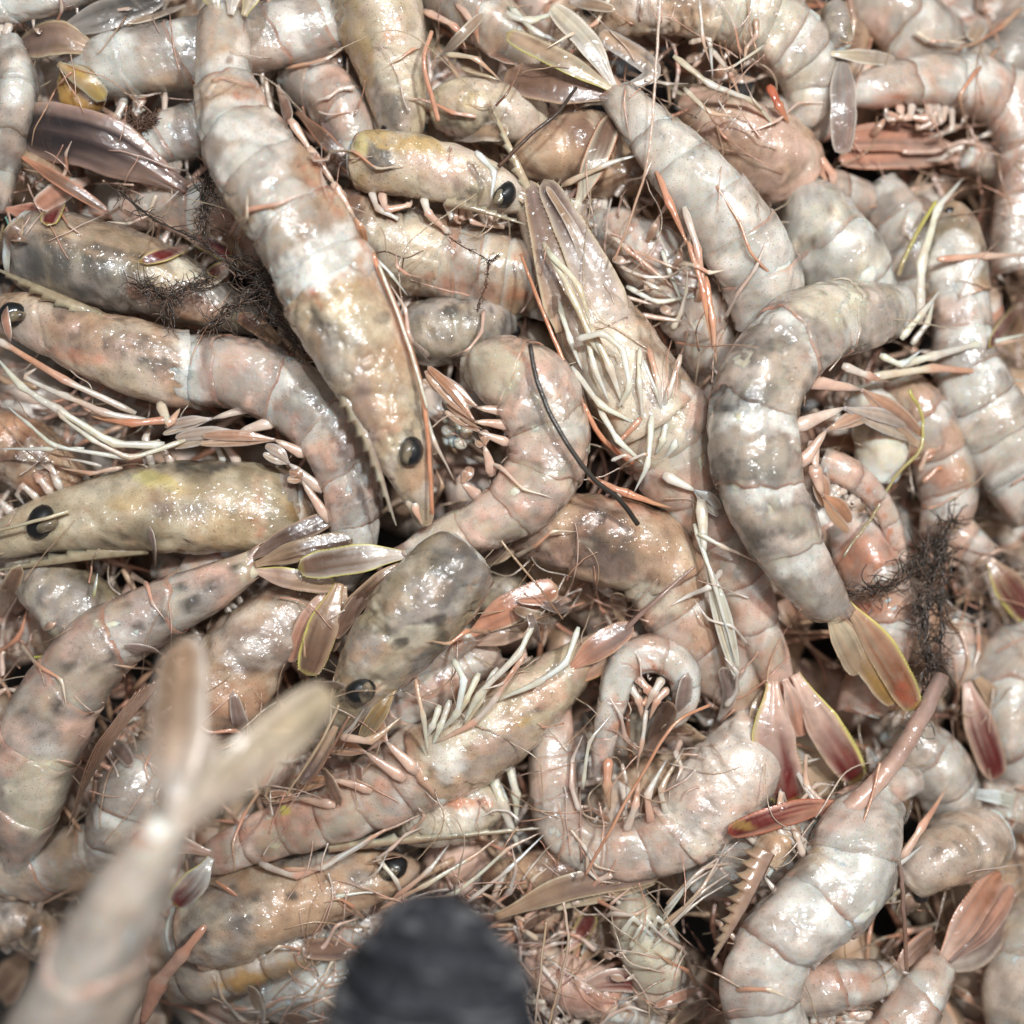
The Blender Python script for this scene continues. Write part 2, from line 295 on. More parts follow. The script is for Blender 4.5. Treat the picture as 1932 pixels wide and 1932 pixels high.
# ------------------------------------------------------------------ the shrimp
def shrimp(label, pts, nc=0, roll=70, p='pale', z0=0, fins=(), legs=(), swim=(), eyes=(), ros=None, ants=(), scales=(), stains=(), segs=6, seglen=None,
           q=.82, name="shrimp", cat="shrimp", group="raw shrimp heaped in the pile", lump=.05, res=.78, join=None, tornhead=True, cap_end=False, shells=True, auto=True):
    pl = PALS[p] if isinstance(p, str) else p
    A = np.array(pts, float); A[:, 2] += z0
    if nc >= len(A) - 1 and len(A) > 2: nc = len(A) - 1.42; segs = 2; shells = False
    Q, t = catmull(A, 400); Pw = X(Q[:, 0], Q[:, 1], Q[:, 2])
    d = np.concatenate([[0], np.cumsum(np.linalg.norm(np.diff(Pw, axis=0), axis=1))]); s = d / d[-1]; Ln = d[-1]
    Ww = Q[:, 3] * kz(Pw[:, 2])
    ro = np.interp(t, np.arange(len(A)), np.broadcast_to(np.array(roll, float), len(A)) if np.ndim(roll) == 0 else np.array(roll, float))
    T, D, L = frames(Pw, np.radians(ro))
    aa = Ww / np.sqrt(np.sin(np.radians(ro)) ** 2 + q * q * np.cos(np.radians(ro)) ** 2)
    tab = np.concatenate([Pw, D, L, aa[:, None], T], 1)
    sc = float(np.interp(nc, t, s)) if nc > 0 else 0.0
    def surf(S, TH, RM, amp=lump, qq=q, vent=.78, seed=0):
        Sc = np.clip(S, 0, 1); ex = (S - Sc) * Ln
        V = np.stack([np.interp(Sc, s, tab[:, k]) for k in range(13)], -1)
        a = V[..., 9] * RM; c = np.cos(TH); sn = np.sin(TH)
        dd = np.where(c > 0, c, c * vent); lat = np.sign(sn) * np.abs(sn) ** .76 * qq; dd = np.where(c > 0, np.abs(c) ** .92, dd)
        off = V[..., 3:6] * (a * dd)[..., None] + V[..., 6:9] * (a * lat)[..., None]
        P = V[..., 0:3] + off + V[..., 10:13] * ex[..., None]
        if amp:
            sc_ = float(np.mean(aa)); fo = fbm(P / sc_ * 1.1, 91 + seed, 4) - .5
            P = P - nrm(off) * (V[..., 9] * (.075 * np.exp(-(fo / .022) ** 2) * sst(.42, .58, noise(P / sc_ * .9, 95))))[..., None]
            P = P + nrm(off) * (V[..., 9] * amp * 2.4 * (fbm(P / sc_ * 1.7, 21 + seed, 3) - .5))[..., None]
        return P
    mid = Pw[len(Pw) // 2]
    solo = join is None
    label_seed = (sum(map(ord, label)) % 97) * .61
    lrng = random.Random(sum(map(ord, label)))
    root = empty(name, (float(mid[0]), float(mid[1]), float(mid[2] - np.mean(aa) * .8))) if solo else None
    if solo: tag(root, label, cat, group)
    def out(mb, nm, mat, par=None):
        if solo: return mb.build(nm, mat, par or root)
        v, f, c = mb.data(); join.v.append(v); join.c.append(c); join.a.append(np.ones(len(v))); join.f += [[i + join.n for i in ff] for ff in f]; join.n += len(v)
    M2 = max(14, int(52 * res)); TH = np.linspace(-math.pi, math.pi, M2, endpoint=False)[None]
    # abdomen
    if sc < .97:
        nseg = segs; ln = np.array(seglen or ([1, 1, 1, 1, .95, 1.3][:nseg] if nseg <= 6 else [1] * nseg), float); ln = ln / ln.sum() * (1 - sc); st = sc + np.concatenate([[0], np.cumsum(ln)])
        mb = MB(); n = int(40 * res); S = np.linspace(sc, 1, n)[:, None] + 0 * TH; RM = .90 + 0 * S
        S = np.concatenate([S[:1] * 0 + sc - .035, S[:1] * 0 + sc - .02, S]); RM = np.concatenate([RM[:1] * .45, RM[:1] * .85, RM])
        P = surf(S, TH + 0 * S, RM, lump * 2.0, seed=2)
        cf = mix(pl['flesh'], pl['shell'], .35 * sst(.4, .7, fbm(P / .006, 3, 3)))
        mb.grid(P, stain(P, cf, stains), True, True); out(mb, "flesh", M_FLESH)
        if shells:
            for k in range(nseg):
                nt = max(5, int(17 * res)); tt = np.concatenate([np.linspace(-.2, 1, nt), [1.0]])[:, None]
                ventral = (1 - np.cos(TH)) / 2
                S = st[k] + tt * ln[k] + ln[k] * .20 * ventral * np.clip(tt, 0, 1) - ln[k] * .06 * np.exp(-(TH / .8) ** 2) * np.clip(tt, 0, 1) + ln[k] * .22 * (fbm(np.stack([np.cos(TH) * 1.6 + 0 * tt, np.sin(TH) * 1.6 + 0 * tt, 0 * TH + 0 * tt + k * 3.7 + label_seed], -1), 61, 3) - .5) * np.clip(tt, 0, 1) ** 2
                RM = .975 + .038 * np.clip(tt, 0, 1) ** .8 + 0 * TH
                RM = RM + .17 * np.exp(-((np.abs(TH) - 1.95) / .38) ** 2) * np.sin(np.clip(tt, 0, 1) * math.pi * .86) ** 1.3
                RM = np.where(tt < 0, .952, RM); RM[-1] *= .955
                P = surf(S, TH + 0 * tt, RM, seed=0)
                n1 = fbm(P / .0075, 31, 3); n2 = fbm(P / .0028, 33, 3)
                c = mix(pl['shell'], pl['shell2'] * .94, sst(.33, .58, n1) * lrng.uniform(.7, 1)); c = mix(c, C['straw'], .25 * sst(.5, .7, fbm(P / .009, 37, 3))); c = mix(c, C['grey'], .6 * sst(.52, .68, fbm(P / .005, 39, 3)))
                bw = pl['bandw'] * lrng.uniform(.5, 1.6); b = sst(bw + .10, bw - .06, tt + (n2 - .5) * .35 + 0 * TH) * pl['bandk'] * (.55 + .45 * sst(.35, .6, n1))
                c = mix(c, pl['band'], b)
                c = mix(c, pl['pleura'], 1.25 * pl['pk'] * sst(1.3, 2.1, np.abs(TH) + (n1 - .5) * 2) * sst(.45, .65, n2))
                c = mix(c, pl['edge'], .6 * sst(.93, .98, tt) * sst(.35, .6, n1) + 0 * TH); c = mix(c, C['red'], .35 * sst(.955, .985, tt) * sst(.45, .6, n2) + 0 * TH); c = mix(c, C['umber'], .30 * np.exp(-(TH / .07) ** 2) * sst(.35, .6, n1))
                c = mix(c, c * .72, .55 * sst(.58, .70, n2) * sst(.3, .6, tt))
                mbk = MB(); mbk.grid(P, stain(P, c, stains), False, False, A=np.clip(.94 - .50 * sst(.84, .95, tt + (n2 - .5) * .25) + .40 * sst(.96, .985, tt) - .25 * sst(.1, -.1, tt) - .50 * sst(.48, .62, fbm(P / .0055, 35, 3)), .22, 1) if solo else None); out(mbk, "shell_segment", M_SHELL)
        if cap_end: pass
    # head shield
    if nc > 0:
        mb = MB(); n = int(84 * res); M3 = int(68 * res); TH3 = np.linspace(-math.pi, math.pi, M3, endpoint=False)[None]
        g = np.linspace(0, 1, n)[:, None]; e = sc + (.018 if sc < .97 else 0)
        S = g * e + (.05 * e * (fbm(np.stack([np.cos(TH3) * 1.5 + 0 * g, np.sin(TH3) * 1.5 + 0 * g, 0 * TH3 + 0 * g + label_seed], -1), 63, 3) - .55)) * sst(.55, 1, g); S = S + .03 * (1 - np.cos(TH3)) / 2 * sst(.7, 1, g) * (1 if sc < .97 else -1.2)
        RM = 1.03 + 0 * TH3 + .03 * sst(.85, 1, g) + .05 * np.exp(-(TH3 / .13) ** 2) * sst(.95, .5, g) - .07 * np.exp(-((g - .48 - .10 * np.cos(TH3)) / .035) ** 2)
        RM = RM * np.sqrt(np.clip(1 - (1 - sst(-.02, .06, g)) ** 2, .05, 1))
        S = np.concatenate([S, S[-1:], S[-1:] - .004]); RM = np.concatenate([RM, RM[-1:] * .93, RM[-1:] * .74])
        P = surf(S, TH3 + 0 * S, RM, lump * 1.15, q * .96, .85, 5)
        n1 = fbm(P / .011, 41, 3); n2 = fbm(P / .004, 43, 3); gg = np.concatenate([g, g[-1:], g[-1:]])
        c = mix(pl['cara'], pl['cara2'], sst(.36, .66, n1))
        c = mix(c, pl['shell'], .6 * sst(.52, .72, n2))
        c = mix(c, pl['edge'], .55 * sst(.955, .985, gg) * sst(.3, .6, n2) + 0 * TH3)
        c = mix(c, C['slate'], .36 * sst(.54, .66, fbm(P / .0055, 49, 4)) * sst(.35, .6, n1)); c = mix(c, C['dark'], .5 * sst(.62, .72, fbm(P / .0022, 47, 2)) * sst(.4, .6, n1)); c = mix(c, C['ivory'], .35 * sst(.56, .7, fbm(P / .004, 53, 3)))
        mb.grid(P, stain(P, c, stains), True, True); out(mb, "carapace", M_CARA)
    if ros:
        mb = MB(); rostrum(mb, ros['p'], ros['w'] * 1.25, ros.get('c', C['olive']), ros.get('c2', C['straw']), z0, ros.get('teeth', 8), ros.get('side', 1)); out(mb, "rostrum", M_LIMB)
    for ex in eyes:
        x, y, mm, r = ex[:4]; mb = MB(); ball(mb, x, y, mm + z0 - 2.0, r, r * .80, r * .8, C['black'], ex[4] if len(ex) > 4 else 0, .14); eo = out(mb, "eye", M_EYE)
        if len(ex) > 5:
            mb = MB(); ball(mb, x + ex[5] * .42, y + ex[6] * .42, mm + z0 - 2.0 + r * .062, r * .72, r * .40, r * .42, C['straw'] * .42, ex[7] if len(ex) > 7 else 60, .40, c2=C['dark']); 
            if solo: mb.build("eye_stalk", M_FLESH, eo)
    for k, f in enumerate(fins):
        mb = MB(); leaf(mb, f['p'], f['w'], f.get('b', pl['shell']), f.get('c', pl['fan']), f.get('r', pl['rim']), z0, f.get('t', .09) * .7, f.get('pt', False), f.get('rs', 0), f.get('tilt', 0), f.get('st'), tip=f.get('tip', False), **({} if solo else dict(n=10, m=10, fringe=False))); out(mb, f.get('n', "tail_flap"), M_FIN)
    for f in scales:
        mb = MB(); leaf(mb, f['p'], f['w'], f.get('b', C['tan']), f.get('c', C['mauve']), f.get('r', C['straw']), z0, f.get('t', .08), f.get('pt', True), f.get('rs', 0), f.get('tilt', 0), taper=f.get('taper', False)); out(mb, "feeler_scale", M_FIN)
    for l in legs:
        q_, r0, r1 = l[0], l[1], l[2]; c0 = C[l[3]] if len(l) > 3 else pl['limb']; c1 = C[l[4]] if len(l) > 4 else pl['limb2']
        mb = MB(); limb(mb, q_, r0 * .74, r1 * .74, c0, c1, z0=z0, wob=5); out(mb, "leg", M_LIMB)
    for w_ in swim:           # (base, elbow, tip, half width, colour)
        b, e, tp, r = w_[:4]; cc = C[w_[4]] if len(w_) > 4 else C['pink']; mb = MB()
        b = (b[0] + (b[0] - e[0]) * .45, b[1] + (b[1] - e[1]) * .45, b[2] + 1)
        limb(mb, [b, e], r * .95, r * .45, mix(cc, C['cream'], .5), mix(cc, C['tan'], .3), z0=z0, m=12, wob=4)
        leaf(mb, [e, ((e[0] + tp[0]) / 2 + r * .35, (e[1] + tp[1]) / 2 - r * .35, (e[2] + tp[2]) / 2 + 1.2), tp], r * .8, cc, mix(cc, C['brown'], .35), mix(cc, C['cream'], .6), z0, .10, True, fringe=False)
        leaf(mb, [e, ((e[0] + tp[0]) / 2 - r * .5, (e[1] + tp[1]) / 2 + r * .6, (e[2] + tp[2]) / 2), (tp[0] - r * .3, tp[1] + r * 1.2, tp[2])], r * .65, cc, mix(cc, C['tan'], .5), mix(cc, C['cream'], .6), z0, .10, True, fringe=False)
        out(mb, "swimmeret", M_LIMB)
    if solo and auto:
        V3 = -D; sa = s
        def at_s(q_): return [np.array([np.interp(q_, s, M_[:, k]) for k in range(3)]) for M_ in (Pw, T, D, L)] + [float(np.interp(q_, s, aa))]
        def upt(P): x, y = UV(P); return (float(x), float(y), float((P[2] - zbase(x, y)) * 1e3))
        if nc > 0 and not eyes and not ros and not scales:
            p0, t0, d0, l0, a0 = at_s(.06); p1, t1, d1, l1_, a1 = at_s(.3 * sc); W0 = a1 / U
            f0 = upt(p0 + d0 * a0 * .55); f1 = upt(p0 - t0 * a1 * .6 + d0 * a0 * .4); f2 = upt(p0 - t0 * a1 * 1.35 + d0 * a0 * .5); r0 = upt(p1 + d1 * a1 * .86)
            mb = MB(); rostrum(mb, [r0, f0, f2], W0 * .13, pl['cara2'], C['straw'], 0, 7, lrng.choice((-1, 1))); out(mb, "rostrum", M_LIMB)
            for sd in (-1, 1):
                e0 = upt(p0 + d0 * a0 * .35 + l0 * sd * a0 * .62 - t0 * a1 * .12)
                if l0[2] * sd > -.5:
                    mb = MB(); ball(mb, e0[0], e0[1], e0[2], W0 * .22, W0 * .19, W0 * .19, C['black']); out(mb, "eye", M_EYE)
                q1 = upt(p0 + l0 * sd * a0 * .5 - d0 * a0 * .2); q2 = upt(p0 + l0 * sd * a0 * .8 - d0 * a0 * .3 - t0 * a1 * 1.1)
                mb = MB(); leaf(mb, [q1, ((q1[0] + q2[0]) / 2, (q1[1] + q2[1]) / 2, q1[2] + 1), q2], W0 * .26, C['tan'], C['mauve'], C['straw'], 0, .12, True); out(mb, "feeler_scale", M_FIN)
        vis = abs(math.sin(math.radians(float(np.mean(ro)))))
        if not legs and (sc > 0 or not swim):
            for k in range(8):
                q_ = lrng.uniform(.1, max(.35, sc * .95)); p0, t0, d0, l0, a0 = at_s(q_); sd = 1 if l0[2] > .3 else (-1 if l0[2] < -.3 else lrng.choice((-1, 1)))
                o = -d0 * .8 + l0 * sd * (.35 if vis > .5 else .9); o[2] *= .3; o = o / np.linalg.norm(o); f = -t0
                b0 = p0 + (-d0 * .7 + l0 * sd * .45) * a0; l1 = a0 * lrng.uniform(.6, 1.0); e1 = lrng.uniform(.2, 1.4)
                b1 = b0 + (o + f * e1 * .5) / (1 + e1 * .5) * l1; b1[2] += .001; b2 = b1 + (o * lrng.uniform(-.6, .5) + f * lrng.uniform(-.2, 1)) * l1 * 1.1; b2[2] -= .002; b3 = b2 + (o * lrng.uniform(-.9, .4) + f * lrng.uniform(-.4, 1)) * l1 * .8; b3[2] -= .003
                mb = MB(); limb(mb, [upt(b0), upt(b1), upt(b2), upt(b3)], lrng.uniform(6, 10), lrng.uniform(2, 4), mix(pl['limb'], C['pink'], lrng.random()), mix(pl['limb'], pl['limb2'], lrng.random())); out(mb, "leg", M_LIMB)
        if sc < .8 and not swim and vis > .25 and shells:
            for k in range(min(4, segs)):
                p0, t0, d0, l0, a0 = at_s(sc + (1 - sc) * (k + .6) / (segs + .3)); o = -d0.copy(); o[2] *= .3; o = o / np.linalg.norm(o)
                b0 = p0 + o * a0 * .62; b1 = p0 + o * a0 * 1.12 - t0 * a0 * .1; b2 = b1 + (o * lrng.uniform(.1, .6) + t0 * lrng.uniform(-.9, .3)) * a0 * lrng.uniform(.7, 1.2); b2[2] -= .002
                b0, b1, b2 = upt(b0), upt(b1), upt(b2); r = a0 / U * .13; mb = MB(); cc = mix(C['pink'], pl['pleura'], lrng.random())
                limb(mb, [b0, b1], r * .8, r * .3, mix(cc, C['cream'], .5), cc, m=8)
                leaf(mb, [b1, ((b1[0] + b2[0]) / 2 + r * .3, (b1[1] + b2[1]) / 2, b1[2] + .5), b2], r * .9, cc, mix(cc, C['brown'], .4), mix(cc, C['cream'], .6), 0, .15, True, n=14, m=14)
                out(mb, "swimmeret", M_LIMB)
        mb = MB()
        for k in range(9):
            p0, t0, d0, l0, a0 = at_s(lrng.uniform(0, .7)); an = lrng.uniform(0, 6.28); ll = a0 * lrng.uniform(1.2, 3.2); u0 = upt(p0 + (-d0 * .7 + l0 * lrng.choice((-.6, .6))) * a0); q0 = ll / U
            strand(mb, [u0, (u0[0] + q0 * .5 * math.cos(an), u0[1] + q0 * .5 * math.sin(an), u0[2] + 1), (u0[0] + q0 * math.cos(an + .5), u0[1] + q0 * math.sin(an + .5), u0[2] - 4)], lrng.uniform(1.2, 2.2), 1, mix(C['pink'], C['brown'], lrng.random()), C['tan'], n=18, wob=8, m=5)
        out(mb, "bristles", M_LIMB)
    for a_ in ants:
        mb = MB(); strand(mb, a_[0], a_[1], a_[2], C[a_[3]] if len(a_) > 3 else C['salmon'], z0=z0); out(mb, "feeler", M_LIMB)
    return root

# ------------------------------------------------------------------ the setting
mb = MB(); gx = np.linspace(-.6, .6, 40); G = np.stack(np.meshgrid(gx, gx, indexing='ij'), -1)
Pz = np.concatenate([G, (-.098 + .004 * noise(np.concatenate([G, 0 * G[..., :1]], -1) * 60, 2))[..., None]], -1)
mb.grid(Pz, np.array([.05, .042, .038]), close=False)
tag(mb.build("ground", M_BED, loc=(0, 0, -.098)), kind="structure")

# the deeper layers, which nobody could count
bed = MB(); rb = random.Random(11)
for lay, (mm, num) in enumerate(((-50, 100), (-33, 95))):
    for i in range(num):
        x0, y0 = rb.uniform(-250, 2250), rb.uniform(-250, 2200)
        if x0 < 420 and y0 > 1600 and (x0 - 0) + (1932 - y0) * 1.0 < 560: continue
        if lay == 1 and 1230 < x0 < 1400 and y0 > 1820: continue
        a = rb.uniform(0, 6.28); cv = rb.uniform(-1.0, 1.0); pts = []; x, y = x0, y0
        ws = [18, 52, 66, 66, 60, 50, 38, 22]
        for k in range(8):
            pts.append((x, y, mm + (9 if x0 > 1350 else 0) + rb.uniform(-5, 5), ws[k])); x += 75 * math.cos(a); y += 75 * math.sin(a); a += cv * .33
        shrimp("", pts, 2.6, rb.choice([-80, 80, 60, -50, 10, 150]), rb.choice(['pink', 'tan', 'tan', 'olive', 'pale']), res=.34, join=bed, lump=.06,
               fins=[dict(p=[(pts[-1][0], pts[-1][1], mm), (x + 40 * math.cos(a + da), y + 40 * math.sin(a + da), mm + 2)], w=24) for da in (-.5, .4)])
for i in range(900):
    x0, y0 = rb.uniform(-50, 1980), rb.uniform(-50, 1980)
    if x0 < 400 and y0 > 1640: continue
    a = rb.uniform(0, 6.28); l = rb.uniform(40, 130); mm = rb.uniform(-30, -14); b = a + rb.uniform(-1, 1)
    limb(bed, [(x0, y0, mm), (x0 + l * math.cos(a), y0 + l * math.sin(a), mm + rb.uniform(-3, 5)), (x0 + l * math.cos(a) + l * .8 * math.cos(b), y0 + l * math.sin(a) + l * .8 * math.sin(b), mm + rb.uniform(-4, 4))],
         rb.uniform(3, 9), rb.uniform(1.5, 3), C[rb.choice(['cream', 'pink', 'tan', 'brown', 'umber'])], C[rb.choice(['salmon', 'tan', 'orange', 'brown'])], m=6, n_per=4)
tag(bed.build("shrimp_heap", M_BED, loc=(0, 0, -.05)), "deeper layers of raw shrimp and loose limbs glimpsed through the gaps", "shrimp heap", kind="stuff")

# ------------------------------------------------------------------ lower shrimp first
S = shrimp
S("yellow grey shrimp hanging head down at the top edge beside the longest shrimp",
  [(758, 262, -10, 40), (750, 190, -7, 55), (735, 110, -5, 72), (712, 30, -4, 84), (690, -60, -6, 84), (670, -150, -8, 70)], 2.9, -25, 'yellow', z0=-4,
  stains=[(730, 190, 30, 60, 12, 'slate', .6), (665, 60, 28, 150, 10, 'yellow', .8), (750, 130, 40, 50, 0, 'ivory', .6), (745, 60, 25, 25, 0, 'orange', .5), (690, 200, 14, 60, 8, 'gold', .6)],
  ants=[([(815, 60, 8), (800, 120, 10), (828, 228, 4)], 4, 5, 'salmon')],
  legs=[([(800, 20, 0), (860, 50, 4), (880, 95, 0)], 11, 5, 'pink'), ([(840, 102, 2), (900, 110, 6), (948, 155, 0)], 8, 4, 'ivory'), ([(870, 128, 0), (940, 150, 2)], 8, 3, 'straw')])
S("thick banded shrimp lying across the top left under the longest shrimp, white torn flesh end",
  [(165, 142, -6, 50), (215, 132, -3, 64), (310, 116, -2, 68), (410, 98, -4, 66), (520, 72, -4, 64), (630, 48, -6, 58), (720, 30, -10, 40)], 0, 60, 'banded', z0=-6,
  stains=[(225, 140, 46, 80, 12, 'white', .95), (300, 165, 60, 22, 10, 'straw', .6), (345, 92, 60, 26, 10, 'mauve', .25)],
  scales=[dict(p=[(190, 100, 2), (110, 70, 4), (35, 88, -2)], w=34, b=C['tan'], c=C['mauve']), dict(p=[(100, 66, 2), (190, 30, 4), (310, -6, 0)], w=30, b=C['grey'], c=C['slate'] * 1.3, r=C['grey'])])
S("small white banded tail stub showing left of the longest shrimp",
  [(262, 282, -2, 30), (285, 276, 0, 46), (335, 262, 0, 55), (410, 240, -3, 56), (480, 215, -5, 50)], 0, 70, 'banded', z0=-10, segs=4, stains=[(278, 280, 26, 50, 10, 'white', .9)])
S("narrow grey shrimp end with a white flesh tip at the left edge near the top",
  [(22, 96, -2, 26), (30, 140, 0, 36), (32, 190, 0, 36), (22, 250, -2, 30), (12, 320, -6, 22), (0, 400, -9, 14)], 0, 20, 'grey', z0=-2, segs=4, stains=[(36, 150, 34, 50, 0, 'white', .95), (26, 270, 20, 30, 0, 'brown', .4)])
S("pale shrimp back cut off by the top left corner", [(-60, 20, -3, 44), (20, 4, 0, 46), (110, -14, 0, 44), (190, -36, -3, 36)], 0, 60, 'white', z0=-2, segs=3, stains=[(40, 14, 60, 40, 0, 'white', .8)])
S("dark olive shrimp head with black weed strands trailing over it",
  [(505, 622, -8, 16), (440, 590, -5, 38), (370, 558, -2, 56), (270, 520, 0, 76), (150, 490, 0, 86), (60, 468, -3, 74)], 5, 15, 'olive', z0=-8,
  stains=[(150, 520, 130, 46, -14, 'slate', .85), (200, 450, 150, 34, -8, 'tan', .55), (60, 500, 40, 70, 0, 'slate', .55), (297, 520, 36, 34, 0, 'yellow', .8), (345, 505, 30, 18, -30, 'ivory', .9), (330, 570, 90, 24, -18, 'orange', .35), (200, 470, 110, 7, -12, 'dark', .7)],
  scales=[dict(p=[(425, 585, 0), (480, 612, 0), (530, 648, -4)], w=16, b=C['orange'], c=C['tan'])])
S("tan headless shrimp with orange seams under the yellow head at upper centre",
  [(600, 430, -6, 50), (665, 445, -2, 76), (740, 470, 0, 80), (835, 492, 0, 72), (930, 512, 0, 68), (1010, 532, -2, 62), (1075, 552, -5, 48)], 2.9, 25, 'tan', z0=-12,
  stains=[(765, 400, 46, 18, -8, 'slate', .7), (780, 470, 70, 60, 0, 'ivory', .65), (905, 545, 120, 14, -10, 'orange', .55), (950, 480, 40, 24, 0, 'ivory', .4), (860, 470, 10, 60, 10, 'orange', .5), (985, 480, 24, 10, 20, 'salmon', .7)])
S("grey olive shrimp head wedged in the gap right of the big speckled head",
  [(960, 600, -4, 30), (900, 615, 0, 54), (830, 625, 0, 66), (770, 630, -3, 50)], 3, 10, 'olive', z0=-14, stains=[(850, 620, 70, 40, 0, 'grey', .5), (850, 585, 16, 12, 0, 'slate', .8)])
S("yellowish torn shrimp head under the crossing twigs at upper centre",
  [(1010, 232, -5, 40), (950, 216, 0, 58), (880, 205, 0, 56), (835, 215, -4, 40)], 3, 10, 'yellow', z0=-12, stains=[(930, 230, 34, 34, 0, 'slate', .3), (880, 190, 24, 14, 0, 'yellow', .6)])
S("tan brown shrimp head between the thin twigs and the pale beak at upper centre",
  [(985, 320, -5, 34), (1030, 298, 0, 54), (1090, 280, 0, 62), (1150, 285, -4, 46)], 3, 10, 'tan', z0=-12, stains=[(1070, 235, 40, 16, 0, 'brown', .7), (1060, 300, 40, 40, 0, 'tan', .4)])
S("brown shrimp head with dark eye in the shadow right of the pale beak",
  [(1090, 350, -3, 20), (1140, 342, 0, 32), (1210, 330, 0, 38), (1280, 322, -4, 34)], 3, 30, 'tan', z0=-16, eyes=[(1150, 330, 5, 16)])
S("broad tan shrimp head with pink glints below the curled shrimp at the top right",
  [(1290, 200, -6, 36), (1370, 250, 0, 62), (1450, 300, 0, 74), (1500, 350, -3, 60)], 3, 20, 'pink', z0=-16, stains=[(1440, 300, 80, 60, 30, 'pink', .3), (1400, 260, 60, 30, 30, 'brown', .3)])
S("pale shrimp belly with tangled thin legs right of the long pale beak",
  [(1130, 420, -5, 30), (1190, 455, 0, 50), (1255, 510, 0, 62), (1310, 590, 0, 60), (1340, 680, -4, 44)], 0, 165, 'cream', z0=-14, segs=5,
  legs=[([(1138, 428, 6), (1180, 468, 10), (1292, 560, 8)], 7, 6, 'cream', 'salmon'), ([(1168, 500, 7), (1232, 542, 10), (1302, 578, 7)], 6, 5, 'pink', 'cream'), ([(1182, 540, 8), (1240, 572, 10), (1330, 556, 8)], 7, 5, 'cream', 'ivory'),
        ([(1186, 470, 9), (1260, 500, 11), (1345, 532, 9)], 4, 3, 'salmon', 'pink'), ([(1200, 592, 8), (1292, 606, 8)], 7, 5, 'pink', 'salmon'), ([(1250, 470, 9), (1262, 510, 10), (1300, 600, 8)], 7, 4, 'cream', 'ivory'), ([(1165, 556, 8), (1230, 574, 9)], 6, 4, 'pink')])
S("yellow white wrinkled shrimp curling over its own legs at the top right",
  [(1100, 40, -8, 40), (1200, 8, -2, 62), (1330, 8, 0, 74), (1440, 52, 0, 76), (1512, 122, 0, 66), (1522, 192, -2, 48), (1500, 240, -6, 28)], 2.0, 62, 'cream', z0=-7, lump=.08,
  stains=[(1420, 50, 120, 70, 30, 'ivory', .5), (1500, 150, 40, 60, 0, 'ivory', .4)],
  legs=[([(1300, 80, 2), (1340, 70, 6), (1345, 150, 2)], 8, 5, 'pink', 'cream'), ([(1340, 90, 2), (1380, 140, 6), (1400, 190, 2)], 8, 4, 'cream'), ([(1272, 105, 6), (1340, 160, 8), (1420, 190, 8), (1470, 245, 4)], 9, 6, 'straw', 'cream'),
        ([(1290, 165, 4), (1340, 215, 8), (1400, 220, 4)], 8, 4, 'ivory'), ([(1320, 0, 14), (1325, 70, 12), (1340, 120, 8)], 5, 4, 'cream'), ([(1440, 85, 9), (1380, 130, 9), (1330, 135, 7)], 4, 3, 'ivory'),
        ([(1450, 160, 6), (1470, 200, 8), (1490, 232, 6)], 12, 9, 'red', 'orange')])
S("pink shrimp arching over the top right corner",
  [(1606, 182, -6, 26), (1650, 172, -2, 42), (1725, 160, 0, 50), (1820, 165, 0, 60), (1902, 205, 0, 64), (1938, 290, 0, 66), (1925, 390, -2, 62), (1915, 500, -5, 56)], 0, 72, 'pink', z0=2, segs=6,
  stains=[(1840, 140, 60, 34, 20, 'white', .85), (1680, 200, 60, 24, 0, 'salmon', .45), (1700, 185, 10, 8, 0, 'orange', .7), (1760, 195, 12, 8, 0, 'orange', .6), (1925, 450, 40, 60, 0, 'white', .7)])
S("orange pink tail fan lying flat below the arching pink shrimp",
  [(1930, 330, -4, 42), (1870, 305, -1, 38), (1815, 292, 0, 26)], 0, 20, 'pink', z0=-8, segs=2,
  fins=[dict(p=[(1815, 286, 1), (1700, 258, 4), (1588, 262, 0)], w=27, b=C['pink'], c=C['salmon'], r=C['orange'], t=.3), dict(p=[(1810, 300, 0), (1700, 296, 1), (1582, 300, -3)], w=22, b=C['pink'], c=C['salmon'], r=C['orange'], t=.3)])
S("cream shrimp back at the top edge left of the pink arch",
  [(1630, -40, -4, 52), (1680, 20, 0, 64), (1750, 90, 0, 64), (1830, 140, -4, 54)], 0, 40, 'cream', z0=-10, segs=3)
S("bluish grey shrimp end in the extreme top right corner", [(1960, 20, -3, 50), (1900, 100, 0, 56), (1860, 160, -4, 40)], 0, 30, 'grey', z0=-10, segs=3, stains=[(1910, 90, 50, 50, 0, 'grey', .6)])
S("bright white headless shrimp end like an egg under the grey striped shrimp",
  [(1518, 368, -6, 34), (1535, 405, -1, 60), (1565, 465, 0, 74), (1605, 535, -2, 72), (1640, 610, -6, 60)], 0, 30, pal('white', 'ivory', flesh='white', pk=.1), z0=-8, segs=3, lump=.09,
  stains=[(1560, 403, 22, 5, 50, 'brown', .5), (1533, 458, 5, 5, 0, 'dark', .9)])
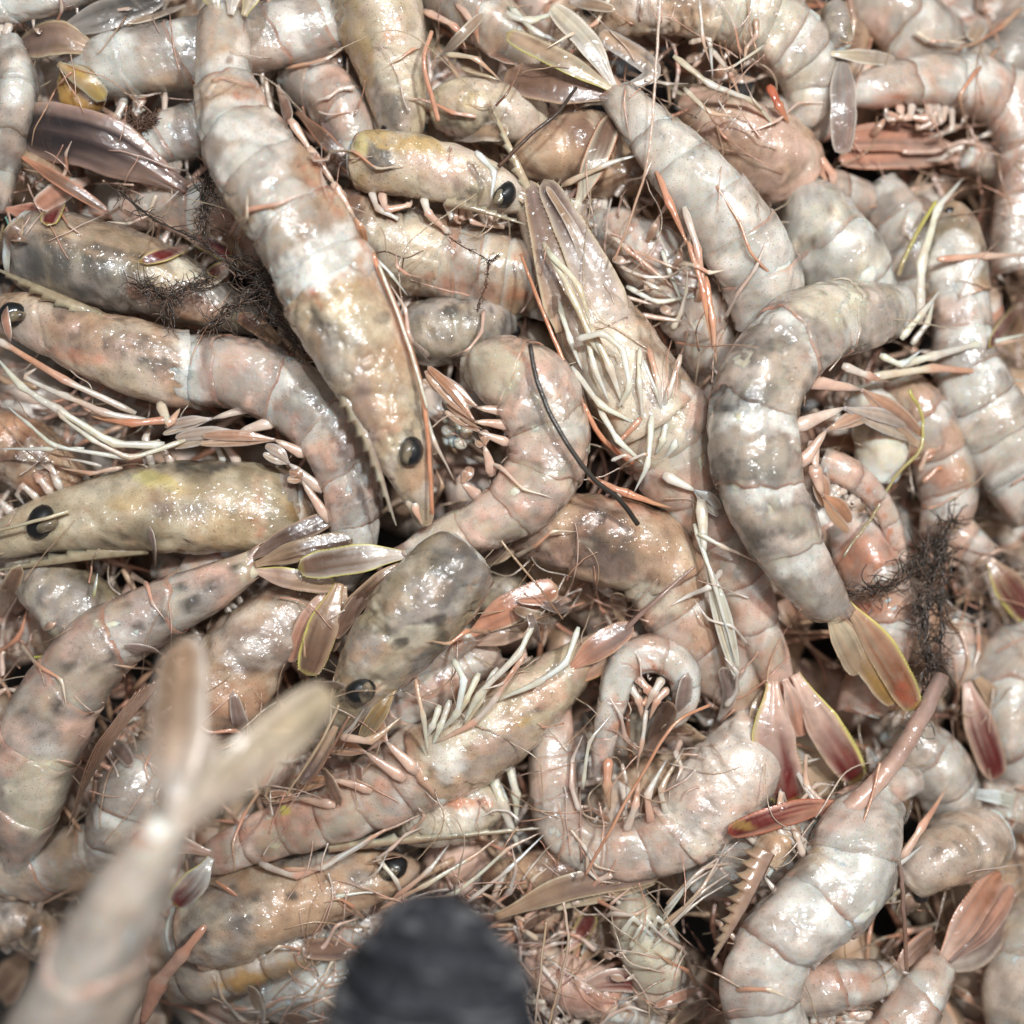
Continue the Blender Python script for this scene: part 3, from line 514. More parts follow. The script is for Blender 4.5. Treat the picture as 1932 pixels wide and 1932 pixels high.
S("white banded shrimp lying head up along the right edge",
  [(1775, 400, -5, 36), (1790, 450, -1, 52), (1796, 520, 0, 58), (1808, 600, 0, 56), (1812, 680, 0, 62), (1840, 752, 0, 74), (1882, 842, 0, 78), (1945, 940, -2, 72)], 2.4, 55, 'banded', z0=3,
  stains=[(1800, 500, 50, 60, 0, 'white', .8), (1790, 590, 50, 30, 0, 'orange', .3), (1820, 740, 60, 26, 20, 'white', .7), (1905, 900, 60, 20, 30, 'white', .8)],
  legs=[([(1735, 612, 4), (1738, 495, 8), (1768, 393, 8), (1818, 335, 4)], 14, 7, 'cream', 'ivory'), ([(1768, 489, 9), (1860, 482, 11), (1945, 480, 9)], 9, 8, 'salmon', 'pink'), ([(1780, 664, 8), (1850, 652, 9), (1940, 640, 8)], 10, 7, 'cream', 'salmon')])
S("diagonal white shrimp with an orange leg line, tail toward the top edge",
  [(1440, 590, -5, 66), (1428, 520, -1, 76), (1372, 430, 1, 76), (1292, 330, 1, 66), (1222, 252, 0, 50), (1162, 182, -2, 34)], 0, -48, 'white', z0=0, lump=.065,
  stains=[(1400, 480, 40, 90, 30, 'white', .5)],
  fins=[dict(p=[(1160, 172, 1), (1070, 118, 3), (955, 62, 0)], w=20, b=C['straw'], c=C['tan'], r=C['lemon'] * .8, rs=1), dict(p=[(1155, 182, -1), (1060, 162, -1), (950, 142, -5)], w=34, b=C['mauve'], c=C['brown'], r=C['tan']), dict(p=[(1160, 165, 0), (1110, 80, 2), (1040, 10, 0)], w=22, b=C['cream'], c=C['ivory'], r=C['ivory']),
        dict(p=[(1180, 165, -1), (1230, 130, -1), (1130, 60, -2)], w=20, b=C['grey'], c=C['tan'], r=C['grey'])],
  legs=[([(1235, 300, 4), (1262, 380, 7), (1302, 470, 5)], 11, 8, 'salmon', 'orange'), ([(1300, 455, 6), (1326, 545, 7), (1345, 660, 3)], 8, 6, 'salmon', 'orange'), ([(1290, 390, 6), (1318, 470, 7), (1330, 560, 5)], 11, 7, 'cream', 'salmon'), ([(1330, 520, 5), (1345, 600, 6), (1352, 690, 3)], 9, 6, 'orange', 'salmon')],
  ants=[([(1352, 350, 11), (1395, 420, 12), (1420, 480, 12), (1468, 530, 8)], 3, 3, 'salmon')])
S("yellow shrimp head with a black eye and grey patch at upper centre",
  [(1000, 385, -6, 20), (950, 368, -2, 38), (890, 344, 0, 50), (800, 322, 1, 58), (725, 312, 0, 60), (676, 306, -3, 52)], 5, -62, 'yellow', z0=0,
  stains=[(716, 300, 26, 46, 10, 'slate', .8), (760, 268, 90, 22, -14, 'yellow', .9), (830, 318, 80, 28, -14, 'pink', .5), (715, 345, 46, 24, 0, 'gold', .5), (850, 350, 40, 20, -20, 'mauve', .5), (680, 275, 14, 26, 0, 'lemon', .4)],
  ros=dict(p=[(840, 383, 4), (900, 396, 5), (992, 424, 2)], w=9, side=-1, c=C['olive'] * .7, c2=C['straw'] * .8), eyes=[(952, 368, 4, 27, 60, -20, 8, 60)],
  scales=[dict(p=[(950, 350, 1), (1000, 370, 0), (1050, 395, -3)], w=18)])
S("belly up shrimp with a long pale beak and curled white mouth legs at centre right",
  [(985, 362, -2, 22), (1010, 400, 0, 38), (1058, 490, 0, 58), (1112, 590, 0, 76), (1170, 690, 0, 92), (1228, 785, 0, 96), (1285, 880, -1, 78), (1335, 965, -3, 62), (1385, 1070, -4, 54), (1428, 1180, -4, 42), (1468, 1282, -4, 28)], 4.7, 168, pal('pale', 'pink', cara='pale', cara2='tan', flesh='ivory', fan='crimson', rim='lemon'), z0=-6, segs=6,
  stains=[(1090, 480, 60, 90, 30, 'mauve', .55), (1040, 450, 24, 80, 25, 'mauve', .4), (1160, 680, 60, 90, 30, 'ivory', .6), (1240, 820, 60, 60, 20, 'ivory', .6)],
  ros=dict(p=[(1008, 378, 5), (968, 290, 8), (924, 190, 6)], w=9, teeth=9, c=C['tan'], c2=C['straw'], side=-1),
  scales=[dict(p=[(1078, 620, 7), (1036, 480, 9), (1000, 340, 6)], w=44, taper=True, b=C['tan'], c=C['mauve'], r=C['straw']), dict(p=[(1158, 610, 7), (1096, 470, 10), (1026, 338, 7)], w=52, taper=True, b=C['pale'], c=C['mauve'], r=C['straw']), dict(p=[(1120, 520, 9), (1080, 430, 11), (1030, 350, 9)], w=14, taper=True, b=C['pale'], c=C['tan'], r=C['cream'])],
  ants=[([(982, 480, 9), (1023, 584, 12), (1072, 701, 12), (1133, 822, 10), (1195, 874, 6)], 3, 6, 'orange', 'red')],
  legs=[([(1026, 457, 13), (1075, 548, 16), (1117, 640, 15), (1169, 721, 12)], 9, 9, 'ivory', 'straw'), ([(1032, 470, 14), (1094, 542, 17), (1114, 612, 15)], 9, 8, 'ivory', 'straw'),
        ([(1112, 612, 15), (1150, 690, 15), (1178, 770, 13)], 10, 9, 'straw', 'cream'), ([(1088, 640, 16), (1137, 627, 19), (1176, 659, 18), (1189, 731, 17), (1166, 772, 13)], 9, 7, 'white', 'ivory'),
        ([(1078, 690, 10), (1132, 765, 14), (1200, 800, 12)], 8, 8, 'cream', 'ivory'), ([(1100, 600, 12), (1120, 690, 14), (1150, 760, 12)], 8, 7, 'ivory', 'cream'), ([(1208, 656, 14), (1206, 720, 17), (1212, 790, 14)], 7, 6, 'ivory', 'cream'),
        ([(1225, 656, 15), (1243, 720, 17), (1250, 800, 12)], 8, 6, 'salmon', 'cream'), ([(1215, 680, 18), (1240, 740, 18), (1245, 765, 16)], 5, 3, 'white', 'ivory'), ([(1284, 670, 14), (1262, 740, 15), (1240, 800, 12)], 8, 7, 'pink', 'cream'),
        ([(1231, 783, 14), (1222, 880, 15), (1195, 930, 12)], 9, 5, 'ivory', 'cream'), ([(1210, 788, 13), (1165, 838, 12)], 9, 6, 'salmon', 'orange'), ([(1130, 770, 12), (1165, 830, 14), (1225, 885, 12)], 8, 7, 'cream', 'ivory'), ([(1155, 868, 12), (1180, 858, 13), (1230, 880, 10)], 5, 6, 'cream'),
        ([(1050, 560, 8), (1075, 640, 11), (1100, 700, 9)], 8, 6, 'ivory', 'cream'), ([(1260, 790, 11), (1250, 830, 12), (1235, 860, 9)], 9, 8, 'cream', 'ivory'), ([(1280, 800, 10), (1272, 840, 11), (1250, 872, 8)], 9, 8, 'ivory', 'cream'), ([(1300, 795, 8), (1296, 835, 9), (1278, 870, 6)], 9, 8, 'cream', 'ivory'),
        ([(1310, 988, 8), (1345, 1090, 12), (1392, 1262, 9)], 8, 4, 'ivory', 'cream'), ([(1318, 1006, 10), (1360, 1030, 11), (1430, 1062, 9)], 8, 3, 'ivory', 'pink')],
  swim=[((1325, 975, 8), (1330, 1050, 10), (1392, 1262, 8), 14, 'ivory'), ((1270, 905, 8), (1310, 925, 9), (1360, 960, 7), 12, 'cream')],
  fins=[dict(p=[(1458, 1285, 2), (1462, 1400, 4), (1492, 1520, 2)], w=41, b=C['pink'], c=C['crimson'], r=C['lemon'], rs=-1, t=.14, tip=True), dict(p=[(1500, 1272, 2), (1555, 1370, 5), (1622, 1475, 3)], w=34, b=C['pink'], c=C['crimson'], r=C['lemon'], rs=1, t=.14, tip=True), dict(p=[(1480, 1280, 4), (1500, 1330, 4), (1515, 1390, 0)], w=20, b=C['pink'], c=C['salmon'], r=C['pink'])])
S("brown shrimp head with rounded rear below the curled shrimp at centre",
  [(945, 1012, -4, 36), (1010, 1002, -1, 62), (1080, 1010, 0, 78), (1160, 1030, 1, 86), (1228, 1056, 0, 80), (1262, 1130, -3, 78), (1315, 1215, -4, 74), (1372, 1280, -6, 58), (1410, 1330, -9, 36)], 4.3, 60, pal('pink', 'tan', cara='tan', cara2='brown', edge='orange'), z0=-8, segs=4,
  stains=[(1150, 1045, 60, 44, -24, 'slate', .6), (1240, 1040, 40, 60, 0, 'tan', .5), (1060, 1040, 110, 30, -20, 'mauve', .4), (1150, 935, 100, 9, -24, 'orange', .7), (1230, 1130, 60, 26, -20, 'ivory', .6), (1290, 1200, 60, 40, 0, 'salmon', .2)],
  legs=[([(1110, 900, 6), (1180, 930, 9), (1270, 960, 6)], 10, 8, 'salmon', 'orange'), ([(1195, 880, 5), (1255, 895, 9), (1295, 960, 5)], 14, 10, 'pink', 'salmon')])
S("yellow olive shrimp head with a black eye lying across the left middle",
  [(-40, 1030, -4, 26), (20, 1010, -2, 40), (90, 985, 0, 54), (200, 962, 1, 72), (330, 952, 1, 88), (430, 950, 0, 88), (512, 952, -2, 78), (560, 952, -7, 60), (610, 950, -14, 50)], 6, -66, pal('tan', 'grey', cara='straw', cara2='olive', edge='gold'), z0=-6,
  stains=[(390, 872, 76, 22, 4, 'slate', .9), (300, 882, 60, 22, 14, 'slate', .5), (280, 935, 90, 16, 8, 'yellow', .8), (300, 905, 44, 16, -8, 'lemon', .4), (345, 965, 60, 20, 0, 'slate', .5), (300, 945, 28, 24, 0, 'mauve', .6), (430, 1000, 50, 40, 0, 'gold', .35), (490, 970, 10, 60, 5, 'orange', .6), (200, 925, 60, 20, 20, 'ivory', .3), (150, 990, 40, 20, 0, 'ivory', .45)],
  ros=dict(p=[(280, 1036, 2), (150, 1052, 3), (-10, 1078, 0)], w=14, side=1, teeth=8, c=C['olive'], c2=C['straw'] * .8), eyes=[(78, 985, 9, 32, 70, 24, 14, 20)],
  scales=[dict(p=[(60, 1000, 2), (0, 1020, 2), (-60, 1040, 0)], w=26)], ants=[([(130, 965, 10), (60, 985, 12), (-20, 1005, 8)], 4, 3, 'straw')])
S("curled grey pink shrimp on the left with pale legs streaming to the left edge",
  [(-20, 590, -5, 30), (50, 604, -2, 48), (140, 640, 0, 62), (250, 678, 0, 72), (335, 702, -2, 74), (380, 706, -3, 72), (450, 712, 0, 76), (540, 748, 0, 74), (615, 820, 0, 68), (655, 910, -1, 60), (665, 990, -3, 52), (655, 1060, -5, 40), (640, 1105, -6, 28)], 4.0, 68, pal('pink', 'grey', bandk=.75, cara='pale', cara2='tan', fan='brown', rim='lemon'), z0=-1, res=1.3,
  stains=[(120, 630, 90, 40, -16, 'mauve', .25), (150, 672, 60, 16, -10, 'orange', .5), (295, 690, 44, 14, -5, 'slate', .8), (270, 640, 60, 14, -20, 'slate', .3), (230, 720, 70, 40, -10, 'straw', .7), (365, 700, 22, 80, 10, 'white', .95), (390, 730, 12, 70, 8, 'salmon', .35), (640, 880, 40, 70, 0, 'orange', .14)],
  ros=dict(p=[(190, 598, 4), (110, 560, 5), (-10, 505, 2)], w=14, teeth=8, side=-1, c=C['olive'], c2=C['straw'] * .8), eyes=[(22, 594, 6, 27, 30, 16, 6, 20)],
  legs=[([(257, 781, 2), (121, 717, 7), (0, 644, 6), (-30, 630, 4)], 9, 8, 'cream', 'orange'), ([(289, 799, 2), (196, 779, 6), (125, 749, 6), (43, 713, 5), (75, 690, 5)], 10, 5, 'cream', 'pink'), ([(312, 838, 2), (216, 840, 5), (109, 772, 8), (41, 731, 8), (-8, 672, 6)], 11, 8, 'cream', 'ivory'),
        ([(351, 831, 4), (244, 866, 7), (175, 831, 9), (114, 785, 9), (102, 755, 7)], 7, 4, 'ivory', 'pink'), ([(244, 866, 6), (100, 842, 9), (52, 799, 9), (9, 763, 7)], 6, 4, 'cream', 'ivory'), ([(160, 846, 7), (90, 848, 8), (-5, 848, 6)], 5, 5, 'ivory', 'cream'),
        ([(330, 790, 3), (250, 800, 5), (170, 785, 4)], 11, 8, 'salmon', 'orange'), ([(190, 880, 2), (130, 865, 3), (70, 850, 2)], 5, 3, 'cream', 'salmon'), ([(230, 880, 1), (170, 895, 2), (110, 880, 0)], 6, 4, 'pink', 'salmon'),
        ([(300, 760, 2), (320, 800, 4), (340, 770, 2)], 14, 10, 'ivory', 'salmon')],
  swim=[((500, 800, 2), (450, 815, 4), (330, 826, 3), 15, 'pink'), ((560, 850, 2), (520, 830, 5), (380, 822, 5), 13, 'salmon'), ((590, 910, 1), (545, 875, 4), (500, 840, 4), 13, 'pink'), ((605, 960, 0), (570, 905, 3), (545, 890, 3), 12, 'salmon'), ((470, 770, 2), (400, 790, 4), (310, 805, 2), 12, 'pink')],
  fins=[dict(p=[(640, 1100, 1), (610, 1180, 3), (578, 1275, 1)], w=30, b=C['tan'], c=C['brown'], r=C['lemon'], rs=-1), dict(p=[(628, 1100, -2), (580, 1170, -1), (545, 1250, -3)], w=18, b=C['pink'], c=C['salmon'], r=C['tan']), dict(p=[(650, 1105, 0), (640, 1160, 0), (620, 1230, -2)], w=18, b=C['tan'], c=C['brown'], r=C['tan'])])
S("black spotted shrimp curving down the lower left with torn white flesh at its end",
  [(30, 1620, -8, 28), (45, 1540, -3, 60), (62, 1430, 0, 84), (108, 1315, 1, 82), (190, 1212, 1, 74), (300, 1148, 0, 62), (400, 1102, 1, 48), (478, 1060, 3, 28)], 0, -70, pal('pink', 'grey', bandk=.45, flesh='ivory', fan='umber', rim='straw'), z0=-3,
  stains=[(70, 1500, 60, 70, 0, 'ivory', .8), (190, 1195, 12, 10, 0, 'dark', .8), (300, 1165, 16, 11, 30, 'dark', .8), (360, 1140, 18, 13, 60, 'dark', .85), (345, 1105, 12, 9, 0, 'dark', .7), (400, 1105, 18, 12, 30, 'slate', .9), (440, 1075, 11, 8, 0, 'dark', .8), (260, 1180, 12, 8, 0, 'dark', .7), (240, 1140, 10, 7, 0, 'dark', .7), (130, 1260, 16, 10, 20, 'dark', .7),
          (180, 1265, 12, 9, 0, 'dark', .7), (110, 1330, 20, 12, 80, 'dark', .8), (150, 1215, 9, 8, 0, 'dark', .7), (420, 1120, 9, 9, 0, 'dark', .7), (320, 1205, 9, 7, 0, 'dark', .6), (75, 1390, 14, 8, 20, 'dark', .5), (50, 1340, 12, 8, 0, 'dark', .5), (210, 1240, 10, 10, 0, 'dark', .6), (290, 1120, 9, 6, 0, 'dark', .6)],
  fins=[dict(p=[(470, 1055, 2), (545, 1012, 5), (628, 975, 2)], w=19, b=C['mauve'], c=C['umber'], r=C['tan']), dict(p=[(480, 1066, 4), (560, 1040, 7), (668, 1016, 4)], w=21, b=C['tan'], c=C['umber'], r=C['olive']), dict(p=[(475, 1075, 3), (540, 1090, 5), (632, 1106, 2)], w=20, b=C['pink'], c=C['tan'], r=C['lemon'], rs=1)],
  ants=[([(320 - i * 9, 1270 + i * 5, 4), (235 - i * 9, 1370 + i * 8, 6), (150 - i * 3, 1500 + i * 9, 0)], 2.2, 1.5, 'brown') for i in range(8)])
S("tan bumpy shrimp head behind the blurred held tail at lower left",
  [(615, 1115, -6, 36), (545, 1150, -2, 64), (470, 1225, 0, 84), (420, 1310, 0, 86), (400, 1380, -4, 66)], 4, 20, 'tan', z0=-12, lump=.09, stains=[(480, 1200, 70, 60, 0, 'cream', .5), (450, 1320, 50, 40, 0, 'orange', .25)])
S("torn grey translucent shell flap below the yellow olive head",
  [(40, 1060, -4, 34), (110, 1110, 0, 62), (180, 1165, 0, 66), (230, 1215, -4, 44)], 3, 0, 'grey', z0=-14, lump=.12, stains=[(150, 1140, 80, 40, -30, 'grey', .6), (120, 1120, 40, 16, -40, 'straw', .5)])
S("orange flecked shrimp head at the left edge under the streaming legs",
  [(-60, 820, -4, 50), (20, 840, 0, 66), (90, 885, 0, 62), (150, 930, -4, 36)], 3, 10, 'tan', z0=-15, stains=[(30, 800, 40, 30, 0, 'orange', .5), (60, 920, 40, 16, 0, 'orange', .4)])
S("pale curled headless shrimp at the centre with a dark strand across its back",
  [(905, 700, -5, 46), (945, 706, -1, 72), (1000, 742, 1, 88), (1032, 830, 1, 82), (1000, 918, 1, 74), (915, 982, 1, 54), (835, 1012, 0, 40), (772, 1046, 0, 28)], 0, 62, pal('pale', 'pink', band='ivory', bandk=.5, fan='tan', rim='lemon', flesh='ivory'), z0=2, lump=.075, res=1.4,
  stains=[(925, 700, 50, 50, 0, 'ivory', .7), (1080, 810, 34, 24, 0, 'white', .7), (1000, 690, 6, 60, 50, 'salmon', .5), (960, 960, 60, 10, 10, 'salmon', .25), (800, 1030, 40, 26, 0, 'white', .3)],
  swim=[((945, 775, 4), (900, 768, 7), (800, 700, 6), 13, 'salmon'), ((945, 800, 4), (895, 795, 8), (806, 690, 7), 12, 'orange'), ((945, 830, 3), (905, 815, 6), (842, 762, 5), 11, 'salmon'), ((925, 880, 2), (915, 840, 5), (905, 815, 4), 13, 'salmon'), ((895, 930, 1), (872, 912, 4), (885, 880, 3), 14, 'salmon')],
  fins=[dict(p=[(772, 1046, 2), (690, 1052, 5), (562, 1072, 3)], w=28, b=C['cream'], c=C['brown'], r=C['lemon'] * .85), dict(p=[(765, 1062, -1), (690, 1120, 1), (628, 1205, -1)], w=16, b=C['mauve'], c=C['brown'], r=C['tan']), dict(p=[(768, 1056, 0), (720, 1090, 2), (650, 1150, 0)], w=14, b=C['tan'], c=C['umber'], r=C['tan'])])
S("grey green shrimp head with black stains and a dark eye at lower centre",
  [(632, 1378, -5, 22), (668, 1322, -2, 46), (722, 1240, 0, 72), (790, 1158, 1, 88), (850, 1090, 1, 80), (888, 1050, -1, 64)], 5, 30, pal('tan', 'grey', cara='grey', cara2='olive', edge='slate'), z0=6, lump=.05, res=1.4,
  stains=[(860, 1080, 80, 50, 40, 'slate', .5), (800, 1180, 50, 14, 20, 'dark', .8), (830, 1215, 24, 34, 0, 'dark', .7), (780, 1205, 46, 26, 20, 'ivory', .6), (755, 1215, 20, 10, 20, 'dark', .8), (790, 1250, 60, 14, 30, 'slate', .8), (740, 1260, 60, 30, 40, 'straw', .6), (700, 1240, 40, 20, 40, 'tan', .5), (860, 1040, 40, 14, 0, 'slate', .6), (690, 1300, 30, 14, 0, 'salmon', .3)],
  eyes=[(680, 1304, 11, 30, 20, 22, 6, 70)], ros=dict(p=[(690, 1210, 4), (640, 1290, 5), (585, 1380, 1)], w=8, side=1, teeth=6, c=C['tan'], c2=C['olive']),
  scales=[dict(p=[(745, 1300, 2), (715, 1345, 3), (680, 1396, 0)], w=16, b=C['gold'] * .8, c=C['olive']), dict(p=[(640, 1360, 1), (600, 1430, 1), (565, 1480, -3)], w=15, b=C['tan'], c=C['mauve'])],
  legs=[([(640, 1390, 0), (700, 1400, 2), (760, 1350, 0)], 12, 8, 'pink', 'tan')], ants=[([(640, 1330, 5), (600, 1410, 6), (540, 1500, 2)], 3, 2, 'tan'), ([(660, 1350, 5), (610, 1440, 5), (580, 1480, 2)], 3, 2, 'brown')])
S("pinkish belly up shrimp lying across the lower centre, tail to the left",
  [(1170, 1192, -2, 20), (1110, 1235, -1, 36), (1045, 1285, 0, 58), (960, 1350, 0, 78), (865, 1415, 0, 84), (770, 1465, -1, 74), (650, 1525, -1, 60), (530, 1568, -2, 48), (430, 1608, -3, 36), (395, 1625, -4, 26)], 4.3, 158, pal('pink', 'pale', cara='straw', cara2='tan', flesh='ivory', fan='crimson', rim='lemon'), z0=-7,
  stains=[(940, 1420, 90, 22, 34, 'grey', .6), (870, 1380, 80, 34, 34, 'ivory', .75), (560, 1530, 120, 9, 24, 'salmon', .5), (1010, 1340, 30, 8, 34, 'slate', .6), (990, 1360, 20, 10, 34, 'yellow', .7), (1030, 1310, 40, 30, 0, 'salmon', .4), (700, 1490, 100, 12, 26, 'orange', .35), (535, 1530, 9, 8, 0, 'lemon', .9), (850, 1440, 26, 34, 0, 'white', .6)],
  legs=[([(784, 1281, 16), (798, 1350, 17), (809, 1424, 12)], 6, 7, 'salmon', 'ivory'), ([(855, 1245, 15), (877, 1281, 17), (863, 1346, 16), (830, 1380, 11)], 9, 9, 'ivory', 'white'), ([(1009, 1170, 14), (981, 1231, 17), (902, 1313, 16), (873, 1366, 12)], 8, 9, 'ivory', 'cream'),
        ([(991, 1231, 16), (934, 1320, 16), (895, 1363, 14), (820, 1402, 10)], 7, 8, 'salmon', 'cream'), ([(1092, 1184, 12), (1067, 1252, 15), (1020, 1285, 15), (938, 1324, 12)], 8, 8, 'ivory', 'white'), ([(905, 1270, 13), (880, 1320, 14), (850, 1370, 11)], 9, 8, 'ivory', 'straw'), ([(940, 1260, 13), (905, 1320, 14), (870, 1380, 11)], 9, 8, 'cream', 'straw'),
        ([(830, 1330, 10), (815, 1370, 11), (800, 1400, 8)], 9, 8, 'ivory', 'cream'), ([(850, 1320, 11), (830, 1370, 12), (815, 1410, 9)], 9, 8, 'cream', 'ivory'),
        ([(740, 1600, 0), (805, 1540, 5), (770, 1500, 4)], 5, 4, 'salmon', 'pink'), ([(490, 1628, 4), (560, 1655, 6), (640, 1620, 6), (740, 1560, 4)], 9, 6, 'cream', 'salmon'), ([(530, 1640, 4), (610, 1640, 7), (700, 1580, 6), (830, 1520, 3)], 7, 3, 'orange', 'cream')],
  swim=[((770, 1440, 9), (730, 1400, 10), (690, 1340, 4), 14, 'salmon'), ((740, 1455, 9), (690, 1420, 10), (620, 1400, 3), 13, 'salmon'), ((680, 1485, 7), (630, 1470, 8), (560, 1480, 2), 12, 'orange'), ((610, 1515, 6), (560, 1505, 6), (500, 1500, 1), 11, 'salmon')],
  scales=[dict(p=[(1075, 1262, 6), (1130, 1220, 8), (1195, 1180, 6)], w=26, b=C['salmon'], c=C['mauve'], r=C['tan']), dict(p=[(1060, 1292, 3), (1120, 1262, 4), (1190, 1200, 3)], w=18, b=C['salmon'], c=C['tan'], r=C['gold'])],
  ants=[([(1180, 1188, 6), (1240, 1130, 10), (1312, 1068, 8)], 6, 2, 'mauve')],
  fins=[dict(p=[(398, 1618, 1), (372, 1660, 3), (328, 1708, 1)], w=26, b=C['white'], c=C['crimson'], r=C['lemon'], rs=-1), dict(p=[(400, 1612, 0), (320, 1590, 2), (200, 1580, -1)], w=22, b=C['pink'], c=C['crimson'], r=C['ivory'])])
S("orange fringed tail leaf poking out beside the black stained grey head",
  [(800, 1260, -4, 26), (850, 1225, -2, 26), (890, 1195, 0, 22)], 0, 30, 'pink', z0=-5, segs=2,
  fins=[dict(p=[(885, 1200, 0), (960, 1150, 4), (1052, 1106, 2)], w=30, b=C['salmon'], c=C['orange'], r=C['straw'], rs=-1), dict(p=[(880, 1215, -2), (950, 1195, 1), (1030, 1160, -2)], w=22, b=C['pink'], c=C['tan'], r=C['tan'])])
S("brownish pink shrimp strip tucked under the black stained grey head",
  [(720, 1360, -4, 36), (780, 1320, 0, 46), (850, 1270, 0, 46), (930, 1225, -4, 36)], 0, 20, 'pink', z0=-12, segs=4, stains=[(800, 1310, 80, 14, 30, 'salmon', .4)])
S("small pink translucent shrimp curled into a hook at lower right of centre",
  [(1136, 1446, -5, 20), (1142, 1400, -2, 26), (1156, 1335, 0, 30), (1178, 1264, 1, 36), (1226, 1236, 1, 40), (1280, 1262, 1, 38), (1290, 1316, -1, 30), (1268, 1360, -5, 20)], 0, 80, pal('pink', 'white', bandk=.5, flesh='white', pleura='orange', pk=.7), z0=-2, lump=.06,
  stains=[(1295, 1292, 24, 34, 0, 'white', .8), (1225, 1300, 20, 20, 0, 'orange', .5), (1160, 1320, 10, 14, 0, 'orange', .45)],
  legs=[([(1190, 1310, 0), (1215, 1330, 2), (1230, 1300, 0)], 8, 5, 'orange', 'salmon'), ([(1200, 1275, 2), (1222, 1300, 3), (1240, 1330, 0)], 13, 8, 'pink', 'salmon'), ([(1250, 1280, 2), (1235, 1305, 3), (1215, 1345, 0)], 13, 8, 'cream', 'pink'), ([(1262, 1300, 1), (1240, 1320, 2), (1225, 1360, -1)], 12, 7, 'pink', 'salmon'), ([(1185, 1290, 1), (1205, 1320, 2), (1215, 1370, -1)], 12, 7, 'cream', 'salmon'), ([(1100, 1490, 4), (1110, 1400, 8), (1160, 1340, 6)], 6, 3, 'ivory', 'cream'), ([(1150, 1430, 2), (1145, 1480, 3), (1150, 1530, 0)], 14, 9, 'salmon', 'tan'), ([(1175, 1440, 2), (1185, 1490, 3), (1180, 1540, 0)], 6, 4, 'pink', 'cream'), ([(1220, 1340, 2), (1212, 1400, 3), (1200, 1460, 0)], 7, 4, 'cream', 'salmon')])
S("u shaped plump shrimp with a veined head at lower right of centre",
  [(1440, 1370, -5, 60), (1400, 1425, -1, 80), (1345, 1490, 0, 84), (1285, 1556, 0, 76), (1210, 1594, 0, 64), (1125, 1598, 0, 55), (1068, 1562, 0, 52), (1048, 1488, 0, 50), (1048, 1400, -2, 46), (1052, 1330, -6, 30)], 3.0, 72, pal('pink', 'pale', cara='pale', cara2='cream', flesh='cream', bandk=.4), z0=-9, lump=.05,
  stains=[(1350, 1440, 80, 60, -40, 'cream', .4), (1270, 1350, 40, 16, -20, 'orange', .3)],
  legs=[([(1230, 1560, 5), (1220, 1500, 8), (1260, 1430, 4)], 12, 6, 'salmon', 'cream'), ([(1180, 1570, 5), (1200, 1520, 8), (1205, 1450, 4)], 12, 6, 'cream', 'salmon'), ([(1260, 1545, 5), (1245, 1490, 7), (1290, 1410, 3)], 10, 6, 'cream', 'tan')])
S("rounded pearly shrimp head with an orange smear at lower centre",
  [(775, 1560, -5, 32), (820, 1545, 0, 52), (875, 1530, 0, 56), (940, 1500, -4, 42)], 3, 10, pal('cream', 'ivory', cara='cream', cara2='straw'), z0=-12, stains=[(880, 1515, 60, 9, 0, 'orange', .9), (850, 1560, 60, 20, 0, 'ivory', .5), (800, 1520, 26, 20, 0, 'gold', .4)],
  legs=[([(925, 1450, 3), (948, 1520, 5), (985, 1612, 0)], 15, 11, 'ivory', 'cream'), ([(960, 1440, 2), (975, 1500, 3), (972, 1560, 0)], 12, 9, 'cream', 'ivory')])
